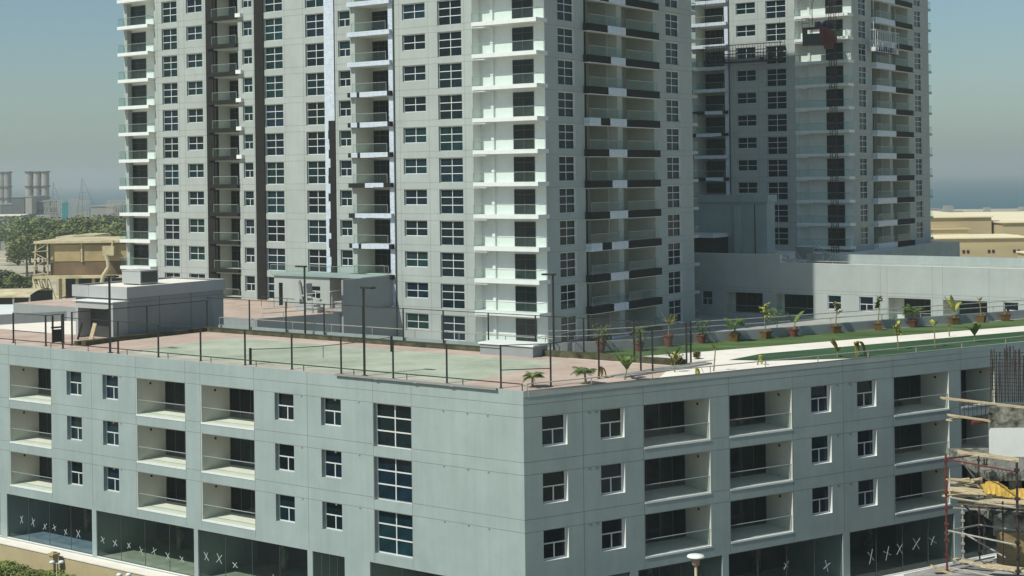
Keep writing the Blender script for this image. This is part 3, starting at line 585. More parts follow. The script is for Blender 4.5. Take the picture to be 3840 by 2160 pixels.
# net
p0, p1 = wA(24.5, 2.4), wA(20.9, 13.0); r = tag(link('tennis_net', None, None, (p0.x, p0.y, ZR)), 'sagging tennis net between two dark posts across the court', 'tennis net')
dv = Vector((p1.x - p0.x, p1.y - p0.y)); L_ = dv.length; an = math.atan2(dv.y, dv.x)
for x in (0, L_): q = MB(); q.box(-.07, .07, -.07, .07, 0, 1.15); link('net_post', q.mesh('net_post', 'black'), r, (dv.x * x / L_, dv.y * x / L_, 0), an)
b = MB(); N = 26; top = [1.07 - .2 * math.sin(math.pi * i / N) for i in range(N + 1)]
for i in range(N):
    b.tube((L_ * i / N, 0, top[i]), (L_ * (i + 1) / N, 0, top[i + 1]), .03)
link('net_band', b.mesh('net_band', 'dframe'), r, (0, 0, 0), an)
b = MB()
for i in range(N): b.quad((L_ * i / N, 0, .1), (L_ * (i + 1) / N, 0, .1), (L_ * (i + 1) / N, 0, top[i + 1]), (L_ * i / N, 0, top[i]))
link('netting', b.mesh('netting', 'net'), r, (0, 0, 0), an)
b = MB(); b.box(L_ / 2 - .03, L_ / 2 + .03, -.012, .012, 0, .9); link('centre_strap', b.mesh('centre_strap', 'rail'), r, (0, 0, 0), an)
# ------------------------------------------------------------------ hut on the roof
hut = tag(link('roof_hut', None, None, (*wA(45.4, 9.3), ZR), RA), 'grey flat roofed hut with a porch at the left end of the tennis court', 'hut')
b = MB(); b.facade(-6.6, 0, 0, 3.05, [(-5.3, -1.6, 0, 1.9, 0)]); b.facade(-6.6, 0, 3.05, 4.1, [])
b.quad((0, 0, 0), (0, 10.3, 0), (0, 10.3, 4.1), (0, 0, 4.1)); b.quad((-6.6, 10.3, 0), (-6.6, 0, 0), (-6.6, 0, 4.1), (-6.6, 10.3, 4.1)); b.quad((0, 10.3, 0), (-6.6, 10.3, 0), (-6.6, 10.3, 4.1), (0, 10.3, 4.1))
link('wall', b.mesh('wall', 'hut'), hut)
b = MB()
for x0, x1 in ((-6.75, -4.62), (-4.59, -2.42), (-2.39, .15)): b.box(x0, x1, -.25, -.1, 3.2, 4.15)
b.box(.0, .15, -.1, 10.45, 3.25, 4.15); b.box(-6.75, -6.6, -.1, 10.45, 3.2, 4.15); b.box(-6.6, 0, 10.3, 10.45, 3.2, 4.15)
link('fascia', b.mesh('fascia', 'hutband'), hut)
b = MB(); b.quad((-6.6, -.1, 4.0), (0, -.1, 4.0), (0, 10.3, 4.0), (-6.6, 10.3, 4.0)); link('roof', b.mesh('roof', 'path'), hut)
b = MB(); b.box(-4.7, .0 - .05, -1.5, -.01, 2.45, 3.0); b.box(-4.9, .1, -1.65, -.01, 3.0, 3.06, 1); b.box(-4.7, -4.4, -1.5, -.01, 0, 2.45); b.box(-.4, -.05, -1.5, -.01, 0, 2.45)
link('porch', b.mesh('porch', ['hutband', 'white']), hut)
b = MB(); b.box(-4.39, -.41, -.25, -.12, 0, 2.44); link('porch_glazing', b.mesh('porch_glazing', 'dframe'), hut)
b = MB()
for y in (3.2, 6.6): b.box(.002, .03, y, y + .06, 0, 3.2)
b.box(.002, .02, 0, 10.3, 2.85, 2.88); link('joint', b.mesh('joint', 'joint'), hut)
ac = tag(link('rooftop_unit', None, None, (*wA(50.0, 12.5), ZR + 4.0), RA), 'white box shaped air conditioning unit on the hut roof', 'air conditioner')
b = MB(); b.box(0, 2.3, 0, 1.9, .1, 1.15); b.box(-.04, 2.34, -.04, 1.94, 1.15, 1.22); b.box(.1, .3, .1, 1.8, 0, .1); b.box(2, 2.2, .1, 1.8, 0, .1); link('casing', b.mesh('casing', 'hutband'), ac)
b = MB(); b.box(2.302, 2.33, .1, 1.8, .2, 1.1)
for i in range(8): b.box(2.33, 2.36, .12, 1.78, .26 + i * .1, .29 + i * .1)
link('grille', b.mesh('grille', 'dframe'), ac)
for nm, x, y, w_, h, m, lab in (('leaning_board', 47.6, 8.4, .8, 1.3, 'wood', 'brown timber board leaning in the hut porch'), ('leaning_board', 48.6, 7.9, .35, 1.3, 'dark', 'dark board leaning in the hut porch'),):
    b = MB(); b.bar((0, 0, 0), (.12, .35, h), w_, .05); tag(link(nm, b.mesh(nm, m), None, (*wA(x, y - 1.1), ZR), RA), lab, 'board')
b = MB()
for x in (0, .75): b.box(x - .06, x + .06, -.06, .06, 0, 2.2)
b.box(-.1, .85, -.1, .1, 1.2, 1.32); b.box(-.06, .81, -.03, .03, .1, 1.1)
tag(link('court_gate', b.mesh('court_gate', 'black'), None, (*wA(47.9, 3.9), ZR), RA + R(75)), 'narrow dark gate beside the hut at the end of the court', 'gate')
# ------------------------------------------------------------------ annex beside the nearest tower, with gym equipment on its deck
ann = tag(link('annex', None, None, (TP.x, TP.y, 0), RA), 'low annex with a white roof terrace between the two halves of the nearest tower', 'annex')
b = MB(); b.facade(-33.5, -25.2, 11, 18.0, [(-28.3, -26.6, 15.6, 17.0, .25), (-32.8, -32.2, 14.7, 17.2, .1)], -4.5)
b.quad((-25.2, -4.5, 11), (-25.2, -.05, 11), (-25.2, -.05, 18), (-25.2, -4.5, 18)); b.quad((-33.5, -.05, 11), (-33.5, -4.5, 11), (-33.5, -4.5, 18), (-33.5, -.05, 18)); link('wall', b.mesh('wall', 'tower'), ann)
window('window', ann, -28.3, -4.3, 15.6, 1.7, 1.4, [[.5], []], [.6])
b = MB(); b.box(-33.7, -20.4, -4.75, -.06, 18.0, 18.14); link('roof', b.mesh('roof', 'podium'), ann)
b = MB(); b.quad((-25.2, -1.2, 14.7), (-20.2, -1.2, 14.7), (-20.2, -1.2, 18), (-25.2, -1.2, 18)); b.quad((-20.2, -8, 14.7), (-20.2, -.05, 14.7), (-20.2, -.05, 17.4), (-20.2, -8, 16.9))
link('recess', b.mesh('recess', 'shopwall'), ann)
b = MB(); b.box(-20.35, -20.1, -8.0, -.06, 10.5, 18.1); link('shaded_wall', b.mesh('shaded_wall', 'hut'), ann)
g, r_a = rail_meshes([(-33.6, -4.9), (-24, -5.0), (-20.6, -.9)], 1.0); link('glass_panel', g, ann, (0, 0, 18.2)); link('handrail', r_a, ann, (0, 0, 18.2))
rail_thing('deck_rail', 'pale double rail along the edge of the deck below the annex', [wA(20.5, -7.5, TP), wA(23.2, -16.5, TP)], 14.7, [.5, .95], 2.2, 'tube')
rail_thing('deck_rail', 'thin glass topped rail in front of the annex door', [wA(33.5, -6.5, TP), wA(27.0, -7.2, TP)], 14.7, [1.05], 2.2, 'rust')
# white play sculpture / machine
sc = tag(link('white_machine', None, None, (*wA(25.2, -8.3, TP), 14.7), RA), 'upright white jointed machine standing on the deck in front of the annex', 'machine')
b = MB(); b.box(-.9, 1.6, -.5, .6, 0, .75); b.box(-1.1, -.4, -.45, .5, .75, 1.25); link('base', b.mesh('base', 'hutband'), sc)
b = MB(); b.bar((-.35, 0, .9), (-.75, 0, 3.0), .25, .3); b.bar((-.1, .1, .8), (-.35, .1, 2.6), .14, .14); b.tube((-.55, -.2, 3.05), (-.95, .2, 3.1), .16); link('column', b.mesh('column', 'rail'), sc)
b = MB(); b.bar((-1.9, 0, 1.65), (-.5, 0, 1.6), .22, .16); b.bar((-.4, 0, 1.65), (2.0, .1, 1.25), .3, .14); b.tube((1.6, 0, 1.2), (2.2, .1, 1.2), .12); link('arm', b.mesh('arm', 'hutband'), sc)
b = MB(); b.bar((.4, .3, 1.1), (.25, .3, 2.9), .9, .06); link('board', b.mesh('board', 'hutband'), sc)
for k, (t, u, sx, sy, h, lab) in enumerate(((23.2, -9.0, 1.6, .9, .45, 'low white slab block on the deck beside the white machine'), (21.5, -6.2, 1.9, 1.0, .9, 'pale covered counter standing near the dark annex opening'))):
    b = MB(); b.box(-sx / 2, sx / 2, -sy / 2, sy / 2, 0, h); b.box(-sx / 2 - .1, sx / 2 + .1, -sy / 2 - .1, sy / 2 + .1, h, h + .08)
    tag(link('equipment_block', b.mesh('equipment_block', 'hutband'), None, (*wA(t, u, TP), 14.7), RA), lab, 'block')
b = MB(); b.bar((-1.6, 0, 2.0), (1.6, .4, 2.35), 1.6, .06)
for x in (-1.4, 1.4): b.tube((x, 0, 0), (x, 0, 2.1 + x * .05), .05)
tag(link('canopy', b.mesh('canopy', 'hutband'), None, (*wA(21.6, -9.6, TP), 14.7), RA), 'light tilted canopy on thin posts beside the white machine', 'canopy')
# ------------------------------------------------------------------ long podium wing at the right with the ramp
O2 = Vector((37.012, 173.472)); p2 = tag(link('podium_wing', None, None, (O2.x, O2.y, 0), RA), 'long pale podium wing with flat roof in front of the second tower', 'podium wing')
b = MB(); H2 = [(-16.71, -15.26, 12.3, 14.1, .2), (0, 1.67, 12.45, 14.1, .25), (3.91, 5.6, 12.4, 14.1, .25), (20.57, 22.2, 12.4, 14.1, .25), (-13.35, -8.4, 11.5, 14.05, 0), (-6.68, -1.82, 11.5, 14.05, 0), (7.44, 12.42, 11.5, 14.1, 0), (13.85, 18.79, 11.5, 14.1, 0), (-16.6, -15.2, 9, 10.8, .2), (-11, -7, 8.2, 10.8, .2), (23.5, 28.5, 11.5, 14.1, 0)]
b.facade(-60, 45, -.5, 17.8, H2); b.facade(-60, -6, 17.8, 18.75, [])
for z in (14.6, 14.25): b.box(-17, 45, -.003, 0, z, z + .03, 1)
for x in (-17.5, 6.5, 7.3, 12.6, 13.8, 19.0, 24): b.box(x, x + .03, -.0035, 0, 11.5 if x != -17.5 else 4, 17.8, 1)
link('wall', b.mesh('wall', ['tower', 'joint']), p2)
b = MB(); b.quad((-60, 0, 17.3), (-8, 0, 17.3), (-8, 70, 17.3), (-60, 70, 17.3)); b.quad((-8, 0, 17.3), (45, 0, 17.3), (45, 6.6, 17.3), (-8, 6.6, 17.3)); link('roof', b.mesh('roof', 'path'), p2)
b = MB(); b.quad((-8, 70, -.5), (-8, 6.7, -.5), (-8, 6.7, 17.3), (-8, 70, 17.3)); b.quad((45, 6.7, -.5), (-8, 6.7, -.5), (-8, 6.7, 17.3), (45, 6.7, 17.3)); link('rear_wall', b.mesh('rear_wall', 'podium'), p2)
b = MB(); b.box(-6, 45, .02, .3, 17.3, 17.82); b.box(-60, -6, .02, .3, 17.3, 18.77); link('parapet_cap', b.mesh('parapet_cap', 'path'), p2)
b = MB(); b.box(-5.5, 45, 6.4, 6.7, 17.3, 18.6); link('rear_parapet', b.mesh('rear_parapet', 'podium'), p2)
for x, z, wd, ht in ((0, 12.45, 1.67, 1.65), (3.91, 12.4, 1.69, 1.7), (20.57, 12.4, 1.63, 1.7), (-16.71, 12.3, 1.45, 1.8), (-16.6, 9, 1.4, 1.8)): window('small_window', p2, x, .2, z, wd, ht, [[.5], []], [.48])
for x, wd, dp in ((-13.35, 4.95, .12), (-6.68, 4.86, .1), (7.44, 4.98, .27), (13.85, 4.94, .27), (23.5, 5, .3)):
    k = MB(); alcove(k, wd, 2.55, 1.6, 0, 0); o = put(p2, 'balcony', k.mesh('balcony', 'cream'), x, 0, 11.5)
    dw = round(wd * (1 - dp), 2); link('door', door_mesh(dw, 2.4, 3), o, (wd - dw - .03, 1.58, 0)); g, r_b = rail_meshes([(0, .1), (wd, .1)], .95, .03, False); link('glass_panel', g, o); link('handrail', r_b, o)
# stair block on the wing roof
sb = tag(link('stair_block', None, None, (O2.x, O2.y, 17.3), RA), 'plain grey block with a tall fin on the wing roof beside the second tower', 'stair block')
b = MB(); b.box(-32, -14.5, 14, 16.4, 0, 7.5); b.box(-32, -14.2, 13.7, 16.5, 7.5, 8.45); b.box(-18.9, -18.1, 13.2, 14, .6, 7.0); b.box(-19.6, -17.2, 12.9, 14, 0, .6); link('wall', b.mesh('wall', 'podium'), sb)
b = MB(); b.box(-32, -20.2, 9.5, 9.7, .0, 2.9); b.box(-20.4, -20.2, 9.7, 14, 0, 2.9); link('glazing', b.mesh('glazing', 'doorglass'), sb)
b = MB(); b.box(-32, -19.9, 9.2, 14, 2.9, 3.4); link('canopy', b.mesh('canopy', 'frame'), sb)
b = MB(); b.tube((-16.2, 13.9, 0), (-16.2, 13.9, 7.2), .06); link('drain_pipe', b.mesh('drain_pipe', 'dark'), sb)
# stair rails, broken timber on the wing roof
b = MB()
for o_ in (0, .9):
    b.path([(-9.2 + o_, .6 + o_, 18.7), (-6.0 + o_, .6 + o_, 17.6), (-4 + o_, .7 + o_, 17.5)], .06); b.path([(-9.2 + o_, .6 + o_, 19.3), (-6.1 + o_, .6 + o_, 18.2), (-4 + o_, .7 + o_, 18.1)], .05)
tag(link('ramp_rail', b.mesh('ramp_rail', 'tube'), None, (O2.x, O2.y, 0), RA), 'pale sloping stair rails on the left edge of the wing roof', 'stair rail')
b = MB(); rr = random.Random(8)
for i in range(12):
    x, y = rr.uniform(-7.6, -2), rr.uniform(3, 5.5); b.bar((x, y, 17.4 + rr.random() * .3), (x + rr.uniform(-1.2, 1.2), y + rr.uniform(-1, 1), 17.4 + rr.random() * 1.6), .08, .08)
tag(link('timber_pile', b.mesh('timber_pile', 'tube'), None, (O2.x, O2.y, 0), RA), 'tangle of thin struts lying on the shaded part of the wing roof', 'strut pile')
rail_thing('roof_rail', 'thin rail along the sunlit edge of the wing roof', [O2 + dA * 5 + dU * .5, O2 - dA * 44 + dU * .5], 17.8, [.25], 5.5, 'tube')
b = MB(); b.bar((-9.5, 12, 1.0), (-4.4, 6.0, 1.3), .15, 1.6); b.tube((-4.4, 5.8, 2.2), (-2.0, 5.6, 1.1), .07); b.tube((-4.0, 5.8, 2.3), (-1.6, 5.6, 1.1), .07)
tag(link('ramp', b.mesh('ramp', 'hut'), None, (O2.x, O2.y, 17.3), RA), 'grey sloping ramp wall with white rails at the foot of the second tower', 'ramp')
# ------------------------------------------------------------------ plants
def blade(b, base, az, L, droop, w_, m=0, up=.9, seg=5, cup=0):
    c, s_ = math.cos(az), math.sin(az); p = []
    for i in range(seg + 1):
        t = i / seg; x = L * t * (1 - .25 * t * droop) * .75; z = L * (up * t - droop * t * t)
        wd = w_ * math.sin(math.pi * min(1, t * .93 + .07)) ** .7 * .5; p.append((base[0] + c * x, base[1] + s_ * x, base[2] + z, wd))
    for a, q in zip(p, p[1:]):
        b.quad((a[0] - s_ * a[3], a[1] + c * a[3], a[2] + cup * a[3]), (q[0] - s_ * q[3], q[1] + c * q[3], q[2] + cup * q[3]), (q[0], q[1], q[2]), (a[0], a[1], a[2]), m)
        b.quad((a[0], a[1], a[2]), (q[0], q[1], q[2]), (q[0] + s_ * q[3], q[1] - c * q[3], q[2] + cup * q[3]), (a[0] + s_ * a[3], a[1] - c * a[3], a[2] + cup * a[3]), m)
def frond(b, base, az, L, droop, up, m=0, n=11):
    c, s_ = math.cos(az), math.sin(az); pr = None
    for i in range(n + 1):
        t = i / n; x = L * t * .85; z = L * (up * t - droop * t * t); q = Vector((base[0] + c * x, base[1] + s_ * x, base[2] + z))
        if pr is not None and i > 1:
            ll = L * .42 * math.sin(math.pi * (t * .85 + .1))
            for sg in (1, -1):
                tip = q + Vector((-s_ * sg * ll + c * ll * .5, c * sg * ll + s_ * ll * .5, -ll * .35)); wv = Vector((c, s_, .1)) * L * .045
                b.quad(q - wv, q + wv, tip + wv * .2, tip - wv * .2, m)
        if pr is not None: b.tube(pr, q, .012, k=3, m=m)
        pr = q
POTS = {}
def pot_mesh(k):
    if k in POTS: return POTS[k]
    b = MB()
    if k == 'round': b.lathe([(.0, 0), (.25, 0), (.38, .55), (.42, .55), (.42, .63), (.35, .63), (.34, .56), (0, .56)], k=14)
    elif k == 'tall': b.lathe([(.0, 0), (.24, 0), (.36, .78), (.42, .78), (.42, .88), (.35, .88), (.34, .8), (0, .8)], k=14)
    else:
        b.lathe([(.0, 0), (.38, 0), (.48, .5), (.53, .5), (.53, .58), (.45, .58), (.44, .52), (0, .52)], k=4)
    POTS[k] = b.mesh('pot', 'terra2' if k == 'square' else 'terra', smooth=False); return POTS[k]
def plant(name, label, pos, pot, style, h, seed, cat='potted plant', group='potted plants along the garden wall', leafm='leaf'):
    if pot: h *= .8
    rr = random.Random(seed); root = tag(link(name, None, None, pos), label, cat, group); z0 = 0
    if pot: link('pot', pot_mesh(pot), root, (0, 0, 0), rr.uniform(0, 1.5)); z0 = .5 if pot != 'tall' else .78
    st = MB(); lf = MB(); lean = (rr.uniform(-.15, .15), rr.uniform(-.1, .1))
    zt = z0 + h * {'palm': .45, 'leggy': .6, 'banana': .3, 'bush': .35, 'fan': .4, 'stick': .8}.get(style, .4)
    tp = (lean[0], lean[1], zt); st.tube((0, 0, z0 - .05), tp, .05 if style != 'palm' else .08, .035 if style != 'palm' else .06, 6)
    if style == 'palm':
        for i in range(20): frond(lf, tp, i * 2.4 + rr.random(), h * rr.uniform(.4, .68), rr.uniform(.5, 1.1), rr.uniform(.5, 1.2))
    elif style == 'bush':
        for i in range(260):
            a = rr.uniform(0, 6.3); r = rr.random() ** .5 * h * .42; z = zt + rr.uniform(-.3, .55) * h * .8; az = rr.uniform(0, 6.3); s = rr.uniform(.05, .11)
            p = Vector((lean[0] + r * math.cos(a), lean[1] + r * math.sin(a), z)); d = Vector((math.cos(az), math.sin(az), rr.uniform(-.6, .6))) * s; e = Vector((-math.sin(az), math.cos(az), rr.uniform(-.5, .5))) * s * .6
            lf.quad(p - d, p + e, p + d, p - e)
        for i in range(5): st.tube(tp, (lean[0] + rr.uniform(-.3, .3), rr.uniform(-.3, .3), zt + h * .3), .02, .01, 4)
    elif style == 'banana':
        for i in range(5): blade(lf, tp, rr.uniform(0, 6.3), h * rr.uniform(.6, .9), rr.uniform(.2, .7), h * .22, up=rr.uniform(.9, 1.3), cup=.3)
    elif style == 'fan':
        for i in range(14): blade(lf, tp, i * 2.4, h * rr.uniform(.4, .6), rr.uniform(.2, .6), .12, up=rr.uniform(.5, 1.3))
    elif style == 'leggy':
        for k in range(4):
            q = (tp[0] + rr.uniform(-.2, .2), tp[1] + rr.uniform(-.1, .1), zt + h * .12 * k)
            st.tube(tp, q, .03, .025, 5)
            for i in range(11): blade(lf, q, rr.uniform(0, 6.3), h * rr.uniform(.2, .33), rr.uniform(.2, .9), h * .11, up=rr.uniform(.5, 1.1))
    elif style == 'stick':
        for i in range(4): blade(lf, tp, rr.uniform(0, 6.3), h * rr.uniform(.2, .35), rr.uniform(0, .5), h * .14, up=1)
    elif style == 'wilt':
        for i in range(4): blade(lf, tp, rr.uniform(-.5, 1.2), h * rr.uniform(.7, 1.0), rr.uniform(1.2, 1.8), h * .16, up=.8)
    link('stem', st.mesh('stem', 'stem'), root); link('leaves', lf.mesh('leaves', leafm), root); return root
z_ = ZR + .015
PL = [  # photograph pixel of the pot's foot, pot, style, height, leaf, label
 (2631, 1287, 'round', 'bush', 1.9, 'leaf', 'leafy shrub in a red round pot next to the tall net fence post'),
 (2755, 1280, 'square', 'palm', 2.0, 'leaf', 'bushy palm in a brown square planter, second from the fence'),
 (2872, 1269, 'square', 'leggy', 2.5, 'leafy', 'thin leggy plant in a dark square planter, third from the fence'),
 (2976, 1262, 'round', 'banana', 2.1, 'leaf', 'plant with long arching leaves in a dark pot, fourth from the fence'),
 (3133, 1248, 'square', 'leggy', 2.2, 'dry', 'upright dark leaved plant in a small square planter, fifth from the fence'),
 (3293, 1237, 'square', 'leggy', 2.6, 'leaf', 'tall sparse tree like plant in a wide planter below the small window'),
 (3425, 1227, 'round', 'palm', 1.9, 'leaf', 'short palm in a brown pot below the wide balcony door'),
 (3578, 1216, 'square', 'banana', 2.0, 'leafy', 'tall yellow leaved plant in a broad pot, third from the right end'),
 (3680, 1208, 'square', 'stick', 2.0, 'dry', 'nearly bare plant in a square box planter, second from the right end'),
 (3770, 1203, 'square', 'wilt', 1.3, 'terra', 'reddish withered plant in a low pot at the right end of the row')]
for i, (x, y, pt, st, h, lf, lab) in enumerate(PL): plant('potted_plant', lab, gz(x, y, z_), pt, st, h, 20 + i, leafm=lf)
plant('potted_plant', 'dense round shrub in a tall terracotta pot behind the court fence', gz(2254, 1323, z_), 'tall', 'bush', 2.0, 5)
plant('potted_plant', 'yellow green palm in a wide terracotta pot behind the tall net fence', gz(2506, 1300, z_), 'tall', 'fan', 2.6, 6, leafm='leafy')
plant('potted_plant', 'small dark shrub in a pot between the two terracotta pots behind the fence', gz(2395, 1316, z_), 'round', 'bush', 1.9, 61)
plant('shrub', 'small round shrub behind the garden wall rails', gz(2905, 1215, z_ + .5), None, 'bush', 1.6, 9, 'shrub', None)
ED = [((1997, 1452), 'palm', 1.1, 'leaf', 'bushy little palm growing at the roof corner'), ((2198, 1440), 'palm', 1.2, 'leaf', 'spiky little palm on the roof edge, second from the corner'), ((2342, 1424), 'banana', 1.8, 'leaf', 'broad leaved sapling on the roof edge beside the dark fence posts'),
 ((2243, 1420), 'wilt', 1.2, 'dry', 'drooping brown leaved plant leaning beside a fence post'), ((2516, 1372), 'banana', 1.0, 'leaf', 'young plant with two upright leaves at the end of the court kerb'), ((2545, 1372), 'bush', .9, 'dry', 'low dark tufted shrub at the end of the court kerb'),
 ((2676, 1392), 'stick', 1.5, 'dry', 'bare stick plant with one dark round leaf on the cream paving'), ((3213, 1338), 'wilt', 1.8, 'dry', 'dark plant with crossing broad leaves on the edge of the front lawn'), ((3140, 1340), 'banana', 1.1, 'dry', 'brown fan leaved plant left of the dark crossing leaves on the front lawn'),
 ((3370, 1310), 'leggy', 1.5, 'leafy', 'yellow green branching cactus like plant on the front lawn edge'), ((3507, 1303), 'stick', 1.6, 'leafy', 'slim stem with two leaves near the right end of the front lawn'), ((3655, 1282), 'banana', 1.3, 'leaf', 'dark star shaped plant near the right end of the front lawn'),
 ((2840, 1368), 'wilt', 1.1, 'leafy', 'wilting yellow plant hanging over the roof edge left of the front lawn'), ((2530, 1395), 'leggy', 1.0, 'leafy', 'thin yellowing seedling on the grey boards'), ((2610, 1412), 'wilt', .9, 'leafy', 'pale drooping leaves hanging over the parapet above the first shaded balcony'),
 ((3560, 1262), 'stick', .8, 'dry', 'small dried leaf clump on the cream path near the right'), ((2620, 1345), 'bush', .5, 'dry', 'dark low clump on the cream paving right of the tall fence post')]
for i, (p, st, h, lf, lab) in enumerate(ED): plant('sapling', lab, gz(*p, ZR + .01), None, st, h * 1.2, 50 + i, 'sapling', 'saplings along the roof edge', lf)
b = MB(); p, q = wA(-.4, 9.6), wA(-1.9, 18.4); L2 = (q - p).length; b.box(0, L2, -.55, .55, 0, .1); b.box(0, L2, -.02, .02, .1, .12)
tag(link('board_stack', b.mesh('board_stack', 'indus'), None, (p.x, p.y, ZR + .01), math.atan2((q - p).y, (q - p).x)), 'grey weathered boards lying on the roof beside the last fence posts', 'boards')
b = MB(); rr = random.Random(4); pts = []
for i in range(14): pts.append((i * 1.5, .15 * math.sin(i * .8) + rr.uniform(-.1, .1), .05))
b.path(pts, .05, 5); p = wB(24, 1.0); tag(link('hose', b.mesh('hose', 'tube'), None, (p.x, p.y, ZR + .02), AB + .02), 'pale hose lying along the front lawn edge', 'hose')
# ------------------------------------------------------------------ street lamp, hedge, garden lamps in the foreground
lp = at(2609, 2084, 75); r = tag(link('street_lamp', None, None, (lp.x, lp.y, -.1)), 'street lamp with a flat white disc head in front of the shops', 'street lamp')
b = MB(); b.lathe([(.12, 0), (.12, .6), (.085, .65), (.075, lp.z - .35)], k=12); link('pole', b.mesh('pole', 'ochrel', True), r)
b = MB(); b.lathe([(.08, -.55), (.2, -.45), (.22, -.2), (.12, -.1)], k=14); link('lamp_neck', b.mesh('lamp_neck', 'neck', True), r, (0, 0, lp.z + .1))
b = MB(); b.lathe([(0, -.06), (.3, -.05), (.46, .0), (.42, .07), (.2, .12), (0, .13)], k=24); link('lamp_head', b.mesh('lamp_head', 'white', True), r, (0, 0, lp.z + .05))
b = MB(); rr = random.Random(11); a0, a1 = gz(-250, 2080, .6), gz(640, 2230, .6)
p0 = gz(-150, 2062, 1.45); p0.z = 0; q0 = gz(345, 2168, 1.3); q0.z = 0; LH = (q0 - p0).length; dirv = (q0 - p0).normalized(); nrm = Vector((-dirv.y, dirv.x, 0)); p0 -= nrm * .9
for i in range(16000):
    t = rr.uniform(0, LH + 1); hmax = 1.35 + .16 * math.sin(t * 1.3) + .1 * math.sin(t * 3.7); v = rr.uniform(-2.4, 1.3); z = hmax * rr.random() ** .35 * (1 - .2 * abs((v + .5) / 1.9) ** 2)
    p = p0 + dirv * t + nrm * v + Vector((0, 0, z)); az = rr.uniform(0, 6.3); s = rr.uniform(.05, .12)
    d = Vector((math.cos(az), math.sin(az), rr.uniform(-.7, .7))) * s; e = Vector((-math.sin(az), math.cos(az), rr.uniform(-.4, .8))) * s * .7; b.quad(p - d, p + e, p + d, p - e)
tag(link('hedge', b.mesh('hedge', 'hedge')), 'clipped green hedge at the bottom left corner below the shops', 'hedge')
pp = gz(277, 2120, 0); b = MB(); b.box(-.22, .22, -.22, .22, -.4, 1.5); b.box(-.32, .32, -.32, .32, 1.5, 1.65); b.box(-.15, .15, -.15, .15, 1.65, 1.75)
tag(link('gate_pillar', b.mesh('gate_pillar', 'yellowwall'), None, (*wA(40.8, -1.6), 0), RA), 'short capped ochre pillar against the ledge below the shop windows', 'pillar')
for (x, y, dp), lab in (((213, 2105, 96), 'white twin headed garden lamp standing in front of the hedge'), ((465, 2152, 94), 'white twin headed garden lamp cut off by the bottom of the picture')):
    q = at(x, y, dp); r = tag(link('garden_lamp', None, None, (q.x, q.y, -.1)), lab, 'garden lamp', 'garden lamps')
    b = MB(); b.tube((0, 0, 0), (0, 0, q.z), .05); link('pole', b.mesh('pole', 'ochrel'), r)
    for sx in (-.3, .3):
        b = MB(); b.lathe([(0, -.06), (.13, -.04), (.2, .06), (.12, .14), (0, .16)], k=10); b.tube((0, 0, 0), (-sx, 0, -.05), .03); link('lamp_head', b.mesh('lamp_head', 'white', True), r, (sx, 0, q.z))
# ------------------------------------------------------------------ building site at the lower right
site = tag(link('unfinished_building', None, None, (0, 0, 0)), 'raw concrete building under construction at the right edge beside the shops', 'construction building')
def wb(b, u0, u1, v0, v1, z0, z1, m=0):
    pts = [wB(u0, v0), wB(u1, v0), wB(u1, v1), wB(u0, v1)]; b.prism([(p.x, p.y) for p in pts], z0, z1, m)
X0 = at(3712, 1600, 88).x; rr = random.Random(2)
def cbx(nm, px0, y0, y1, m, dy=0, th=.3, w_=14):
    a, c = at(px0, y0, 88), at(px0, y1, 88); b = MB(); b.box(a.x, a.x + w_, 88 + dy, 88 + dy + th, c.z, a.z); return link(nm, b.mesh(nm, m), site)
cbx('stained_wall', 3712, 1528, 1612, 'concd', .05); cbx('plastered_wall', 3714, 1606, 1716, 'white', 0); cbx('rough_wall', 3716, 1714, 1775, 'conc', -.1); cbx('floor_slab', 3700, 1770, 1800, 'concd', -.3, 8)
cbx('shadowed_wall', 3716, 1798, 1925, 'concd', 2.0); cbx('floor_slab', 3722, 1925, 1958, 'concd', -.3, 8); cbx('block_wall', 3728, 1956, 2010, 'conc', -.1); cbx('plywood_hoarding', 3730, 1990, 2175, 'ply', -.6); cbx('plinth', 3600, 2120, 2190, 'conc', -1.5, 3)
for px in (3712, 3790):
    a, c = at(px, 1800, 92), at(px, 2160, 92); b = MB(); b.box(a.x, a.x + .5, 90, 90.5, c.z - 3, a.z + 5); link('column', b.mesh('column', 'conc'), site)
b = MB()
for i in range(20):
    for j in range(2): a = at(3716 + i * 8 + rr.uniform(-2, 2), 1508, 89 + j * 1.2); b.tube(a, (a.x + rr.uniform(-.1, .1), a.y, a.z + 3.2 + rr.uniform(-.7, .3)), .028, k=4)
for k in range(13):
    a, c = at(3712, 1320 + k * 14, 89), at(3900, 1322 + k * 14 + rr.uniform(-5, 5), 89); b.tube(a, c, .022, k=4)
link('rebar_cage', b.mesh('rebar_cage', 'rust'), site)
# scaffold in front of it
scf = tag(link('scaffold', None, None, (0, 0, 0)), 'scaffold of red and rusty tubes with timber decks at the lower right', 'scaffold')
def tb(x0, y0, d0, x1, y1, d1, r, m, nm='tube'): b = MB(); b.tube(at(x0, y0, d0), at(x1, y1, d1), r); return link(nm, b.mesh(nm, m), scf)
DS = 84.0
for x, y0, y1, m, r, dp in ((3552, 1700, 2170, 'red', .06, DS), (3818, 1735, 2170, 'rust', .07, DS - 4), (3674, 1700, 2100, 'rust', .05, DS + 4), (3612, 1880, 2110, 'tube', .05, DS + 4), (3695, 1720, 2080, 'rust', .05, DS + 6)):
    b = MB(); b.tube(at(x - (y1 - y0) * .012, y0, dp), at(x, y1, dp), r)
    for k in range(8): q = at(x - (y1 - y0) * .012, y0, dp).lerp(at(x, y1, dp), (k + .5) / 8); b.box(q.x - r * 1.7, q.x + r * 1.7, q.y - r * 1.7, q.y + r * 1.7, q.z - .07, q.z + .07)
    link('standard', b.mesh('standard', m), scf)
